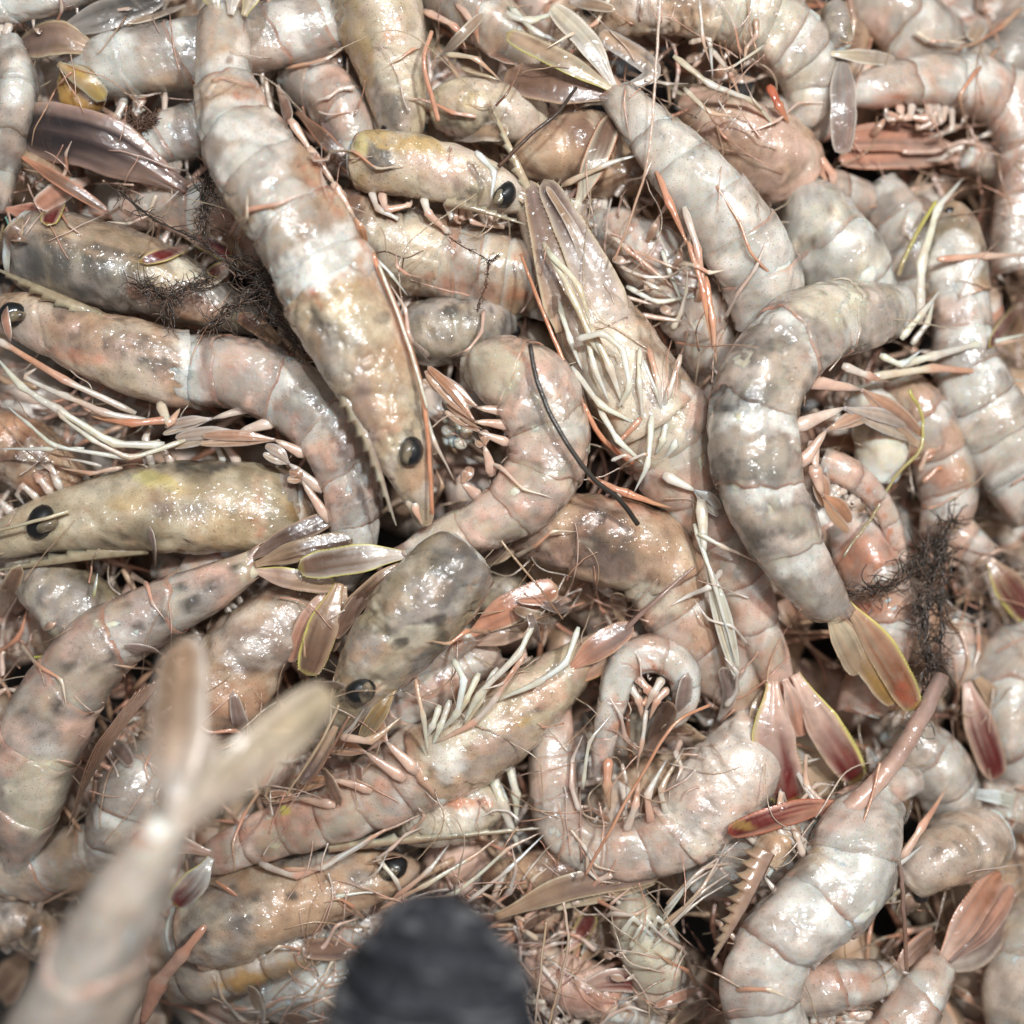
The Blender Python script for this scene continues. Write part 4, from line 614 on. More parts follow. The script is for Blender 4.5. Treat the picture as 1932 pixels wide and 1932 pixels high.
S("grey striped shrimp with white bands bending down the right of centre",
  [(1668, 596, -6, 58), (1622, 604, -2, 70), (1560, 612, 0, 78), (1496, 652, 2, 86), (1440, 730, 3, 86), (1426, 815, 3, 87), (1438, 905, 3, 84), (1476, 1000, 2, 74), (1524, 1085, 1, 58), (1566, 1146, -1, 42)], 0, -62, pal('pale', 'grey', band='white', bandw=.32, bandk=1, fan='brown', rim='lemon', flesh='ivory', pk=.2), z0=10, segs=6, lump=.055, res=1.6,
  seglen=[1.2, 1, 1, 1, .95, 1.2],
  stains=[(1570, 560, 70, 60, 0, 'ivory', .6), (1425, 660, 40, 34, 30, 'slate', .6), (1480, 640, 40, 22, 30, 'slate', .5), (1385, 755, 44, 24, 0, 'slate', .8), (1440, 740, 30, 24, 0, 'slate', .5), (1390, 885, 50, 26, 0, 'slate', .7), (1450, 900, 30, 20, 0, 'slate', .5), (1375, 860, 20, 14, 0, 'dark', .5), (1440, 1010, 44, 20, 30, 'slate', .65), (1490, 1000, 26, 16, 0, 'slate', .5), (1500, 1090, 30, 14, 40, 'slate', .5), (1360, 770, 14, 12, 0, 'dark', .6), (1450, 960, 30, 10, 0, 'dark', .4), (1510, 620, 40, 26, 0, 'grey', .5), (1470, 860, 40, 20, 0, 'grey', .4), (1440, 775, 50, 14, 10, 'white', .2)],
  legs=[([(1690, 690, -2), (1760, 672, 3), (1840, 650, 3), (1945, 630, 0)], 12, 7, 'ivory', 'cream'), ([(1640, 712, -2), (1760, 694, 2), (1850, 702, 2), (1945, 722, -2)], 12, 6, 'ivory', 'salmon'), ([(1660, 670, -1), (1700, 690, 2), (1740, 660, 1)], 10, 6, 'ivory', 'white'), ([(1700, 640, 0), (1740, 590, 3), (1775, 545, 0)], 10, 5, 'ivory', 'cream'), ([(1720, 650, -2), (1750, 610, 1), (1762, 560, -1)], 9, 5, 'cream', 'ivory'), ([(1590, 690, -2), (1640, 710, 0), (1680, 720, -3)], 13, 8, 'cream', 'salmon')],
  swim=[((1545, 722, -1), (1625, 735, 3), (1742, 822, -3), 17, 'salmon'), ((1525, 796, -2), (1592, 770, 3), (1738, 812, -3), 17, 'pink'), ((1525, 858, -3), (1560, 812, 1), (1650, 768, 1), 15, 'salmon'), ((1540, 895, -3), (1552, 935, -1), (1606, 985, -5), 16, 'orange'), ((1535, 850, -3), (1540, 890, -1), (1560, 940, -4), 14, 'salmon')],
  fins=[dict(p=[(1590, 1130, 0), (1660, 1220, 3), (1728, 1340, 1)], w=30, b=C['tan'], c=lin(160, 104, 74), r=C['lemon'], rs=1, t=.14, st=[(1712, 1315, 14, 30, 35, 'red', .8)]), dict(p=[(1560, 1150, 0), (1590, 1200, 1), (1625, 1272, -2)], w=26, b=C['straw'], c=C['tan'], r=C['tan']), dict(p=[(1580, 1150, -1), (1625, 1235, 0), (1690, 1330, -2)], w=24, b=C['tan'], c=C['gold'], r=C['straw'])])
S("longest pale shrimp lying diagonally on top with a black eye near the centre",
  [(806, 992, -5, 14), (788, 925, -3, 32), (765, 850, -1, 54), (728, 750, 0, 72), (680, 645, 2, 88), (628, 540, 2, 94), (582, 450, 2, 92), (535, 375, 2, 90), (484, 302, 1, 84), (447, 230, 0, 70), (430, 160, -1, 56), (424, 85, -3, 48), (422, 25, -5, 40)], 4.75, 42, pal('cream', 'tan', band='white', bandk=.75, cara='tan', cara2='straw', edge='red', pleura='orange', pk=.55, fan='tan'), z0=14, segs=6, lump=.06, res=1.5,
  seglen=[.75, 1, 1.05, 1.05, .95, 1.6],
  stains=[(600, 500, 80, 42, 20, 'white', .85), (440, 235, 70, 26, 0, 'white', .7), (640, 560, 50, 30, 20, 'yellow', .5), (700, 600, 40, 60, 20, 'straw', .6), (610, 620, 30, 50, 20, 'slate', .4), (650, 690, 40, 60, 20, 'grey', .5), (690, 790, 24, 60, 16, 'mauve', .55), (740, 720, 30, 60, 14, 'straw', .5), (762, 620, 12, 110, 18, 'orange', .4),
          (722, 600, 12, 12, 0, 'slate', .6), (433, 115, 7, 8, 0, 'brown', .7), (446, 180, 8, 9, 0, 'red', .4), (600, 570, 30, 5, -60, 'red', .55), (740, 810, 20, 10, 0, 'salmon', .5)],
  eyes=[(776, 852, 8, 29, 80, -17, 2, 80)],
  ros=dict(p=[(648, 735, 6), (700, 842, 5), (748, 992, 0)], w=11, side=1, teeth=9, c=C['mauve'], c2=C['straw']),
  ants=[([(702, 478, 6), (758, 610, 7), (800, 760, 6), (816, 970, 2)], 6, 4, 'orange'), ([(715, 500, 8), (768, 640, 8), (806, 770, 7)], 3, 3, 'ivory'), ([(905, 180, -1), (760, 60, -3), (620, 100, -6)], 1, 1, 'tan')],
  legs=[([(800, 770, 2), (818, 830, 4), (858, 908, 0)], 6, 4, 'ivory', 'pink'), ([(790, 900, -1), (782, 960, 0), (798, 992, -2)], 11, 7, 'cream', 'salmon'), ([(762, 905, -1), (772, 950, 0), (790, 985, -3)], 10, 7, 'cream', 'tan'), ([(700, 480, 3), (740, 520, 3), (770, 560, 0)], 5, 3, 'white', 'ivory')],
  swim=[((560, 245, 2), (590, 290, 1), (612, 330, -4), 10, 'orange'), ((598, 300, 2), (632, 350, 1), (650, 390, -4), 10, 'salmon'), ((640, 365, 2), (668, 410, 1), (690, 460, -4), 10, 'orange')],
  fins=[dict(p=[(410, 30, 0), (395, -20, 1), (380, -80, 0)], w=22, b=C['straw'], c=C['tan'], r=C['lemon']), dict(p=[(435, 28, 1), (440, -20, 2), (445, -80, 0)], w=22, b=C['cream'], c=C['tan'], r=C['straw']), dict(p=[(460, 30, 0), (475, -15, 1), (490, -70, 0)], w=20, b=C['straw'], c=C['tan'], r=C['lemon'])])

# ------------------------------------------------------------------ the lower right corner and the bottom
S("very white plump headless shrimp curving down the lower right",
  [(1640, 1530, -5, 60), (1612, 1580, 0, 82), (1580, 1660, 1, 86), (1510, 1728, 1, 78), (1450, 1795, 0, 76), (1425, 1875, 0, 76), (1455, 1960, -3, 70)], 0, 50, pal('white', 'cream', bandk=.7, bandw=.4, flesh='white', pk=.3), z0=8, segs=5, lump=.08, stains=[(1600, 1620, 70, 50, 0, 'white', .6), (1545, 1620, 12, 40, 30, 'gold', .6), (1600, 1680, 14, 12, 0, 'orange', .5), (1500, 1620, 24, 40, 30, 'olive', .4)])
S("pale round shrimp head lobe right of the plump white shrimp", [(1712, 1665, -5, 36), (1755, 1630, 0, 56), (1805, 1600, 0, 68), (1860, 1575, -4, 56)], 3, 20, 'cream', z0=5, stains=[(1800, 1600, 70, 60, 0, 'grey', .4)],
  legs=[([(1700, 1620, 6), (1740, 1560, 9), (1790, 1480, 5)], 12, 7, 'pink', 'salmon'), ([(1640, 1665, 5), (1700, 1630, 8), (1745, 1590, 6)], 6, 5, 'pink', 'cream')])
S("tail with orange tipped flaps standing in the bottom right corner", [(1650, 2010, -6, 56), (1700, 1930, -2, 52), (1745, 1860, 0, 42), (1775, 1815, 0, 30)], 0, -40, 'pink', z0=8, segs=3,
  fins=[dict(p=[(1770, 1825, 1), (1830, 1730, 5), (1888, 1645, 2)], w=28, b=C['pink'], c=C['orange'], r=C['orange']), dict(p=[(1790, 1815, 0), (1860, 1750, 3), (1912, 1672, 0)], w=22, b=C['mauve'], c=C['salmon'], r=C['pink']), dict(p=[(1760, 1830, -1), (1850, 1800, 0), (1900, 1730, -3)], w=24, b=C['pale'], c=C['mauve'], r=C['tan'])])
S("yellowish shrimp side cut off by the right edge near the bottom", [(1960, 1720, -4, 46), (1928, 1800, 0, 62), (1920, 1890, 0, 64), (1930, 1980, -4, 56)], 0, 30, 'yellow', z0=6, segs=3)
S("wine red tail flap pointing left under the yellow edged tail fan", [(1700, 1470, -5, 34), (1640, 1500, -2, 30), (1590, 1515, 0, 22)], 0, 20, 'pink', z0=2, segs=2,
  fins=[dict(p=[(1590, 1514, 1), (1490, 1535, 4), (1372, 1572, 1)], w=22, b=C['salmon'], c=C['crimson'], r=C['red'], st=[(1400, 1558, 26, 8, -14, 'gold', .9)])])
S("dark red tipped tail leaves between the weed clump and the right edge", [(1790, 1180, -5, 36), (1805, 1230, -1, 34), (1822, 1280, 0, 26)], 0, 30, 'pink', z0=-2, segs=2,
  fins=[dict(p=[(1820, 1275, 1), (1850, 1370, 4), (1884, 1470, 1)], w=30, b=C['pink'], c=C['crimson'], r=C['tan']), dict(p=[(1835, 1270, 0), (1895, 1340, 2), (1930, 1420, -2)], w=24, b=C['tan'], c=C['brown'], r=C['tan'])])
S("wine coloured tail flap with a lemon rim at the right edge", [(1790, 1000, -6, 40), (1830, 1030, -2, 34), (1862, 1052, 0, 24)], 0, 30, 'pink', z0=-1, segs=2,
  fins=[dict(p=[(1862, 1050, 1), (1900, 1100, 4), (1945, 1165, 1)], w=30, b=C['tan'], c=C['crimson'], r=C['lemon'], rs=-1)])
S("pink shrimp with orange dots on its thin tail right of the grey striped shrimp", [(1560, 880, -5, 34), (1600, 895, -1, 30), (1642, 930, 0, 26), (1674, 975, 0, 22), (1692, 1040, 0, 18), (1700, 1085, -2, 10)], 0, 60, pal('pink', 'pale', bandk=.3, pleura='orange', pk=.8), z0=2, segs=5, stains=[(1640, 925, 7, 6, 0, 'orange', .8), (1655, 950, 7, 6, 0, 'orange', .8), (1680, 1000, 6, 6, 0, 'orange', .8), (1690, 1040, 9, 6, 0, 'red', .7), (1668, 975, 6, 6, 0, 'orange', .7)])
S("ivory headless shrimp end inside the bend of the grey striped shrimp", [(1625, 745, -5, 34), (1650, 790, 0, 50), (1660, 840, 0, 52), (1650, 900, -4, 40)], 0, 20, 'cream', z0=-4, segs=3, shells=False, stains=[(1655, 820, 60, 60, 0, 'ivory', .7), (1645, 815, 5, 26, 0, 'brown', .5)])
S("tan shrimp with curled orange legs left of the banded right edge shrimp", [(1690, 720, -5, 36), (1730, 780, 0, 52), (1768, 860, 0, 56), (1785, 940, 0, 52), (1770, 1000, -4, 36)], 0, 40, pal('tan', 'pink', bandk=.8, pleura='orange', pk=.7), z0=-4, segs=4, stains=[(1785, 965, 40, 16, 10, 'white', .9), (1780, 905, 30, 20, 0, 'orange', .5)],
  legs=[([(1745, 870, 5), (1780, 840, 9), (1815, 880, 4)], 8, 5, 'salmon', 'orange'), ([(1735, 890, 5), (1750, 850, 9), (1800, 850, 5)], 7, 5, 'pink', 'salmon'), ([(1740, 910, 5), (1775, 880, 8), (1810, 910, 4)], 7, 5, 'salmon', 'orange')])
S("orange pink shrimp side glimpsed under the tail of the grey striped shrimp", [(1600, 1000, -5, 46), (1640, 1070, 0, 56), (1660, 1160, 0, 56), (1650, 1260, -2, 50), (1620, 1340, -5, 40)], 0, 30, pal('pink', 'salmon', pk=.6), z0=-6, segs=4, stains=[(1625, 1050, 30, 50, 20, 'orange', .6), (1635, 1150, 30, 14, 0, 'red', .4)])
S("brown pink shrimp head low on the right edge beneath the weed clump", [(1930, 1200, -4, 50), (1900, 1290, 0, 60), (1900, 1390, 0, 58), (1940, 1480, -4, 44)], 0, 20, 'cream', z0=-6, segs=3)
S("pale shrimp bundle of thin legs on the right edge above the corner", [(1960, 1530, -4, 40), (1900, 1520, 0, 44), (1850, 1500, -3, 30)], 0, 160, 'cream', z0=-2, segs=3,
  legs=[([(1930, 1530 - 8 * k, 5), (1880, 1515 - 7 * k, 8), (1822, 1500 - 4 * k, 4)], 6, 3, 'ivory', 'white') for k in range(4)])
S("ribbed ivory shrimp belly with fanned legs at the bottom right of the glove", [(1190, 1700, -5, 34), (1205, 1745, 0, 52), (1232, 1805, 0, 56), (1240, 1880, -3, 44)], 0, 150, pal('cream', 'ivory', flesh='ivory'), z0=-8, segs=4, stains=[(1220, 1780, 60, 80, 0, 'ivory', .8)],
  legs=[([(1172 + 17 * k, 1765 + 9 * ((k * 3) % 4), 6), (1195 + 15 * k, 1728 + 8 * ((k * 2) % 3), 10), (1228 + 14 * k, 1770 + 12 * (k % 3), 5)], 9 - k % 3, 5, 'ivory', 'cream') for k in range(5)] + [([(1230 + 4 * k, 1790 - 12 * k, 8), (1300 + 9 * ((k * 5) % 4), 1712 - 11 * k, 8 + (k * 3) % 5), (1440 - 14 * ((k * 3) % 5), 1625 - 13 * ((k * 4) % 7), 2)], 4 + (k * 5) % 4, 2, ('ivory', 'pink', 'cream', 'tan')[k % 4], 'pink') for k in range(8)])
S("mauve saw edged beak sticking out left of the plump white shrimp", [(1480, 1560, -5, 30), (1455, 1600, -1, 30), (1430, 1640, 0, 24)], 2, 20, 'tan', z0=2, ros=dict(p=[(1448, 1605, 4), (1400, 1710, 6), (1345, 1812, 2)], w=20, side=1, teeth=11, c=C['mauve'], c2=C['tan']))
S("brown shrimp head with long feeler scales right above the glove", [(920, 1655, -5, 22), (970, 1648, -1, 34), (1050, 1640, 0, 42), (1130, 1640, 0, 36), (1200, 1648, -4, 22)], 4, 20, pal('tan', 'brown', cara='brown', cara2='tan'), z0=-12, stains=[(1080, 1655, 40, 12, 0, 'slate', .6)],
  scales=[dict(p=[(935, 1730, 5), (1085, 1672, 8), (1248, 1650, 4)], w=26, b=C['tan'], c=C['mauve'], r=C['straw']), dict(p=[(1050, 1715, 2), (1140, 1685, 4), (1240, 1660, 2)], w=16, b=C['straw'], c=C['tan'])], eyes=[(992, 1742, 1, 20)])
S("speckled shrimp head with a dark bristly eye left of the glove", [(790, 1638, -5, 18), (730, 1645, -2, 40), (640, 1662, 0, 60), (540, 1690, 0, 74), (440, 1722, 0, 80), (355, 1752, -4, 66)], 5, 30, pal('tan', 'grey', cara='tan', cara2='grey'), z0=-11, lump=.07,
  stains=[(480, 1690, 10, 10, 0, 'dark', .7), (550, 1690, 12, 9, 0, 'dark', .8), (420, 1750, 90, 7, 14, 'dark', .5), (390, 1730, 40, 30, 0, 'ivory', .4), (620, 1660, 12, 8, 0, 'dark', .6), (680, 1690, 40, 12, 0, 'brown', .5), (500, 1660, 30, 16, 0, 'ivory', .4)],
  eyes=[(742, 1638, 6, 28, 20, -8, 14, 10)], ros=dict(p=[(620, 1602, 5), (820, 1582, 8), (1055, 1560, 5)], w=9, side=-1, teeth=10, c=C['brown'], c2=C['straw']),
  legs=[([(407, 1662, 9), (513, 1738, 9), (660, 1690, 7)], 6, 5, 'orange', 'salmon'), ([(570, 1712, 9), (640, 1690, 10), (722, 1682, 8)], 6, 4, 'white', 'ivory'), ([(720, 1716, 9), (800, 1670, 11), (890, 1620, 8), (940, 1580, 6)], 7, 4, 'orange', 'ivory'), ([(760, 1700, 9), (860, 1690, 10), (960, 1600, 9), (1020, 1570, 7)], 6, 4, 'salmon', 'ivory'), ([(880, 1705, 8), (960, 1640, 10), (1030, 1570, 6)], 6, 4, 'pink', 'white'),
        ([(740, 1700, 6), (810, 1640, 8), (850, 1590, 4)], 8, 4, 'salmon', 'cream'), ([(680, 1668, 10), (715, 1640, 11), (735, 1600, 8)], 3, 2, 'pink', 'cream'), ([(930, 1700, 4), (940, 1670, 6), (960, 1640, 3)], 9, 6, 'pink', 'cream')])
S("grey brown shrimp flank with a yellow lower edge at the bottom left", [(660, 1752, -4, 34), (580, 1770, 0, 52), (480, 1795, 0, 66), (390, 1822, 0, 62), (330, 1850, -4, 40)], 0, 60, pal('tan', 'grey', bandk=.4), z0=-15, segs=5, stains=[(520, 1835, 140, 14, 14, 'gold', .8), (370, 1790, 50, 40, 0, 'brown', .35), (500, 1750, 26, 18, 0, 'white', .8), (600, 1740, 60, 14, 12, 'mauve', .5)])
S("glossy white shrimp flesh at the bottom edge left of the glove", [(480, 1890, -4, 34), (530, 1872, 0, 52), (600, 1856, 0, 60), (690, 1840, -3, 54)], 0, 40, 'white', z0=-18, segs=3)
S("torn brown shrimp shell in the dark at the left edge near the bottom", [(-30, 1720, -3, 40), (30, 1735, 0, 48), (75, 1760, -1, 44), (110, 1800, -4, 24)], 3, 20, pal('tan', 'grey', cara='tan', cara2='grey'), z0=-18, lump=.12, stains=[(60, 1765, 14, 34, 0, 'dark', .8)])
S("shadowed brown shrimp under the spotted shrimp at the left edge", [(-40, 1650, -4, 40), (40, 1640, 0, 56), (140, 1620, 0, 60), (240, 1590, -3, 54), (320, 1540, -6, 40)], 0, 40, 'tan', z0=-18, segs=5)
S("shiny grey shrimp flank showing left of the blurred held tail", [(330, 1420, -6, 40), (270, 1470, 0, 62), (230, 1540, 0, 62), (200, 1610, -4, 46)], 0, 20, 'grey', z0=-15, segs=4)
S("pinkish shrimp flap peeking out under the olive head at left", [(320, 1075, -4, 30), (370, 1100, 0, 46), (430, 1040, 0, 46), (500, 1030, -4, 36)], 0, 10, 'pink', z0=-18, segs=3)
S("blush shrimp half hidden behind the black weed at upper left", [(240, 400, -4, 36), (330, 390, 0, 50), (420, 420, 0, 56), (490, 480, -4, 44)], 0, 40, 'pink', z0=-16, segs=4, stains=[(440, 440, 60, 40, -40, 'salmon', .3)])
S("pink tinted shrimp side between the longest shrimp and the yellow top head", [(560, 150, -4, 40), (620, 180, 0, 50), (660, 240, 0, 44), (660, 330, -4, 40)], 0, 20, 'pink', z0=-16, segs=4,
  scales=[dict(p=[(560, 210, 4), (620, 270, 6), (690, 350, 2)], w=14, b=C['brown'], c=C['umber'], r=C['orange']), dict(p=[(600, 200, 3), (650, 290, 4), (690, 360, 0)], w=22, b=C['mauve'], c=C['purple'], r=C['brown'])],
  legs=[([(540, 130, 6), (620, 110, 9), (672, 70, 6)], 5, 3, 'salmon', 'pink')])
S("brown striped tail leaves standing upright right of the pale beak", [(1075, 420, -4, 26), (1082, 400, -1, 24), (1090, 380, 0, 18)], 0, 20, 'tan', z0=-4, segs=2,
  fins=[dict(p=[(1088, 388, 0), (1120, 310, 4), (1158, 218, 2)], w=23, b=C['ivory'], c=C['brown'], r=C['orange'])], legs=[([(1060, 350, 2), (1140, 310, 6), (1225, 285, 4)], 9, 4, 'tan', 'cream')])
S("orange brown needle head fragment at the left edge below the purple flap", [(40, 290, -3, 20), (90, 325, 0, 22), (140, 360, -3, 18)], 2, 10, 'tan', z0=-9, scales=[dict(p=[(40, 295, 3), (120, 345, 6), (205, 400, 3)], w=12, b=C['orange'], c=C['brown'], r=C['salmon']), dict(p=[(10, 395, 0), (60, 400, 2), (130, 400, 0)], w=18, b=C['salmon'], c=C['crimson'], r=C['pink'])])
S("pink and cream shrimp legs and flank at the top edge right of the yellow head", [(820, -30, -4, 46), (880, 10, 0, 50), (950, 60, 0, 46), (1010, 120, -4, 36)], 0, 20, 'tan', z0=-14, segs=4, legs=[([(860, 0, 6), (895, 50, 8), (905, 85, 5)], 12, 6, 'pink', 'salmon'), ([(930, 20, 6), (1000, 40, 8), (1060, 20, 4)], 12, 7, 'cream', 'ivory'), ([(960, 10, 7), (1010, 60, 8), (1080, 90, 6)], 9, 5, 'ivory', 'cream')])
S("grey glassy feeler scale standing left of the arching pink shrimp", [(1570, 20, -4, 22), (1580, 60, 0, 24), (1588, 95, -1, 18)], 2, 10, 'grey', z0=2, scales=[dict(p=[(1588, 95, 1), (1592, 190, 4), (1590, 292, 0)], w=25, b=C['grey'], c=C['mauve'], r=C['pale'], pt=False), dict(p=[(1560, 100, 2), (1620, 105, 5), (1690, 112, 1)], w=15, b=C['straw'], c=C['pale'], r=C['white'])], legs=[([(1600, -10, 3), (1612, 40, 4), (1605, 90, 2)], 9, 6, 'mauve', 'tan')])
S("red jointed limb shrimp crossing between the wrinkled curl and the white egg end", [(1500, 350, -5, 30), (1560, 360, -1, 36), (1620, 380, -3, 34), (1680, 420, -6, 30)], 0, 20, 'pink', z0=-12, segs=3, legs=[([(1465, 238, 7), (1540, 300, 9), (1565, 350, 6)], 15, 10, 'tan', 'salmon'), ([(1540, 290, 7), (1575, 330, 8), (1570, 380, 4)], 13, 10, 'salmon', 'pink'), ([(1640, 390, 3), (1720, 360, 5), (1790, 340, 1)], 9, 6, 'salmon', 'pink')])
S("grey shrimp with smooth back in the hollow left of the banded right edge shrimp", [(1660, 360, -4, 36), (1700, 430, 0, 48), (1715, 510, 0, 46), (1700, 590, -4, 36)], 0, 30, 'grey', z0=-8, segs=4)

S("brownish pink shrimp in shadow at the bottom edge right of the glove", [(1000, 1800, -5, 34), (1060, 1850, 0, 52), (1140, 1880, 0, 54), (1230, 1930, -4, 44)], 2, 40, 'pink', z0=-16, segs=3, stains=[(1120, 1880, 60, 20, 10, 'red', .3)],
  scales=[dict(p=[(1080, 1870, 7), (1160, 1850, 9), (1250, 1862, 5)], w=22, b=C['pink'], c=C['crimson'], r=C['cream'])])
S("orange tinted shrimp tail at the bottom edge right of the plump white shrimp", [(1500, 1880, -4, 40), (1570, 1860, 0, 48), (1640, 1850, 0, 40), (1690, 1840, -3, 26)], 0, 30, 'pink', z0=0, segs=3, stains=[(1600, 1850, 50, 20, 0, 'orange', .4)],
  fins=[dict(p=[(1685, 1842, 1), (1720, 1800, 3), (1765, 1760, 0)], w=20, b=C['pink'], c=C['brown'], r=C['orange'])])
S("glassy grey shrimp belly under the wine red tail flap", [(1330, 1660, -5, 40), (1400, 1625, 0, 56), (1480, 1580, 0, 60), (1560, 1560, -3, 46)], 0, 40, 'grey', z0=-10, segs=4)
S("pale shrimp flank in the gap right of the small curled hook", [(1380, 1290, -5, 44), (1410, 1350, 0, 56), (1400, 1420, -4, 50)], 0, 30, 'tan', z0=-20, segs=3)
S("cream shrimp flank in the gap below the wine tail leaves", [(1700, 1380, -5, 44), (1760, 1440, 0, 58), (1790, 1510, -2, 50), (1780, 1580, -6, 40)], 0, 30, 'cream', z0=-6, segs=4)
# ------------------------------------------------------------------ loose pieces that lie on the heap
def solo(name, label, cat, fn, mat, at, group=None):
    mb = MB(); fn(mb); P = X(*at); return tag(mb.build(name, mat, loc=tuple(float(v) for v in P)), label, cat, group)
solo("limb_fragment", "bright white bent leg fragment lying on the yellow head", "limb fragment", lambda m: limb(m, [(897, 286, 12), (934, 324, 13), (926, 376, 12)], 7, 4, C['white'], C['white']), M_LIMB, (915, 320, 10))
solo("thread", "thin dark strand curving across the back of the curled centre shrimp", "strand", lambda m: strand(m, [(1000, 650, 16), (1012, 714, 17), (1036, 776, 17), (1073, 841, 17), (1118, 902, 15), (1169, 943, 12), (1204, 990, 9)], 4.5, 5, C['dark'], C['dark'] * .8), M_WEED, (1073, 841, 10))
solo("feeler", "long thin pink feeler hanging vertically at the upper centre right", "feeler", lambda m: strand(m, [(1246, -20, 22), (1238, 120, 20), (1222, 300, 17), (1190, 410, 13), (1158, 492, 8)], 2.4, 2.2, C['pink'], C['salmon'], wob=5), M_LIMB, (1222, 250, 15))
solo("feeler", "thin brown feeler slanting out from under the curled centre shrimp", "feeler", lambda m: strand(m, [(945, 1020, 8), (985, 1070, 7), (1025, 1118, 6), (1062, 1168, 2)], 2.6, 1.8, C['tan'], C['brown']), M_LIMB, (1000, 1090, 4))
solo("feeler", "orange feeler crossing the u shaped plump shrimp", "feeler", lambda m: strand(m, [(1340, 1330, 6), (1270, 1370, 10), (1200, 1480, 9), (1150, 1570, 8), (1105, 1650, 4)], 3.2, 3, C['orange'], C['salmon'], wob=5), M_LIMB, (1220, 1450, 6))
solo("feeler", "two toned thin feeler looping down beside the glove", "feeler", lambda m: strand(m, [(1062, 1700, 6), (1072, 1780, 7), (1055, 1860, 6), (1035, 1940, 4)], 3, 2.4, C['pink'], C['tan'], wob=8), M_LIMB, (1060, 1800, 4))
solo("feeler", "straight pale feeler at the bottom edge right of the glove", "feeler", lambda m: strand(m, [(1030, 1740, 4), (1020, 1830, 5), (1008, 1940, 3)], 2.4, 2.4, C['tan'], C['pink']), M_LIMB, (1020, 1830, 3))
solo("feeler", "mauve thick feeler below the yellow edged tail fan at right", "feeler", lambda m: strand(m, [(1776, 1276, 12), (1735, 1360, 14), (1682, 1443, 14), (1620, 1510, 12), (1580, 1550, 8)], 16, 20, C['mauve'], C['pink'], wob=10), M_LIMB, (1682, 1443, 8))
solo("feeler", "fine orange feeler hanging over the plump white shrimp", "feeler", lambda m: strand(m, [(1660, 1440, 16), (1640, 1520, 16), (1600, 1620, 16)], 3, 2, C['salmon'], C['orange']), M_LIMB, (1640, 1520, 12))
solo("feeler", "long red brown feeler running down the lower right gap", "feeler", lambda m: strand(m, [(1688, 1590, 16), (1702, 1660, 16), (1705, 1740, 14), (1712, 1830, 10)], 5, 4, C['mauve'], C['brown'], wob=8), M_LIMB, (1702, 1660, 10))
solo("thread", "yellow green thread curving inside the bend of the striped shrimp", "thread", lambda m: strand(m, [(1715, 735, 9), (1740, 790, 9), (1735, 850, 8), (1690, 900, 6), (1640, 980, 4), (1590, 1050, 2)], 3, 3, C['lemon'] * .7, C['olive'], wob=10), M_LIMB, (1700, 850, 4))
solo("thread", "yellow green thread left of the banded right edge shrimp", "thread", lambda m: strand(m, [(1765, 380, 10), (1735, 430, 9), (1705, 490, 7), (1695, 520, 5)], 4, 5, C['lemon'] * .7, C['olive'], wob=6), M_LIMB, (1735, 430, 5))
solo("feeler", "short pink shrimp feeler stump in the dark bottom left", "feeler", lambda m: limb(m, [(388, 1745, 10), (345, 1800, 12), (297, 1855, 10), (265, 1940, 6)], 7, 20, C['salmon'], C['pink']), M_LIMB, (330, 1820, 6))
solo("feeler", "fine brown feeler on the pale shrimp at the top, crossing its shell", "feeler", lambda m: strand(m, [(935, 200, 8), (960, 170, 9), (985, 120, 6)], 2.5, 2, C['umber'], C['brown']), M_LIMB, (960, 170, 5))
solo("twig", "dark bent twig crossing the yellowish torn head at upper centre", "twig", lambda m: strand(m, [(940, 315, 7), (1000, 255, 9), (1050, 215, 9), (1088, 165, 6)], 4, 3, C['umber'], C['dark']), M_WEED, (1010, 250, 5))
solo("thread", "fine forked red brown thread on the tan headless shrimp", "thread", lambda m: (strand(m, [(698, 482, 6), (730, 476, 7), (762, 486, 7), (800, 472, 5)], 1.8, 1.3, C['umber'], C['brown'], wob=8), strand(m, [(762, 486, 7), (758, 512, 6)], 1.5, 1, C['umber'])), M_WEED, (750, 480, 3))
solo("gland", "glossy amber yellow lump at the torn end of the top left shrimp", "gland", lambda m: (ball(m, 150, 172, -3, 46, 50, 24, C['gold'], 15, .35, 24, 32, C['gold'] * .45), leaf(m, [(110, 120, 2), (160, 150, 3), (200, 190, 0)], 20, C['tan'], C['gold'], C['straw'], n=14, m=14)), M_FLESH, (140, 168, -6))
solo("gill", "beige lobed gill cluster left of the curled centre shrimp", "gill", lambda m: [ball(m, 846 + 11 * (i % 4), 762 + 22 * (i // 4) + 4 * (i % 3), -3 + (i % 3), 13, 15, 13, C['cream'], i * 30, .1, 8, 12) for i in range(16)], M_FLESH, (862, 800, -8))
solo("shell_flap", "smooth purple grey curled flap pointing right near the top left", "shell flap", lambda m: leaf(m, [(350, 358, -8), (260, 305, -3), (160, 262, 0), (30, 240, -6)], 56, C['mauve'], C['purple'] * .4, C['mauve'] * 1.3, thick=.2, tilt=22, fringe=False, n=40, m=30), M_FLESH, (190, 270, -5))  # dark middle and pale rim put shaded underside and lit edge into colour
solo("scale_flake", "tiny iridescent yellow flake on the grey shell flap at left", "flake", lambda m: leaf(m, [(184, 1082, 4), (180, 1105, 5), (176, 1128, 4)], 3.5, C['white'], C['lemon'], C['lemon'], n=8, m=8), M_LIMB, (180, 1105, 3))
solo("thread", "thin yellow thread at the left edge below the grey shell flap", "thread", lambda m: strand(m, [(65, 1240, 0), (90, 1238, 2), (116, 1228, 1)], 3.4, 2.6, C['lemon'] * .7), M_LIMB, (90, 1238, 0))
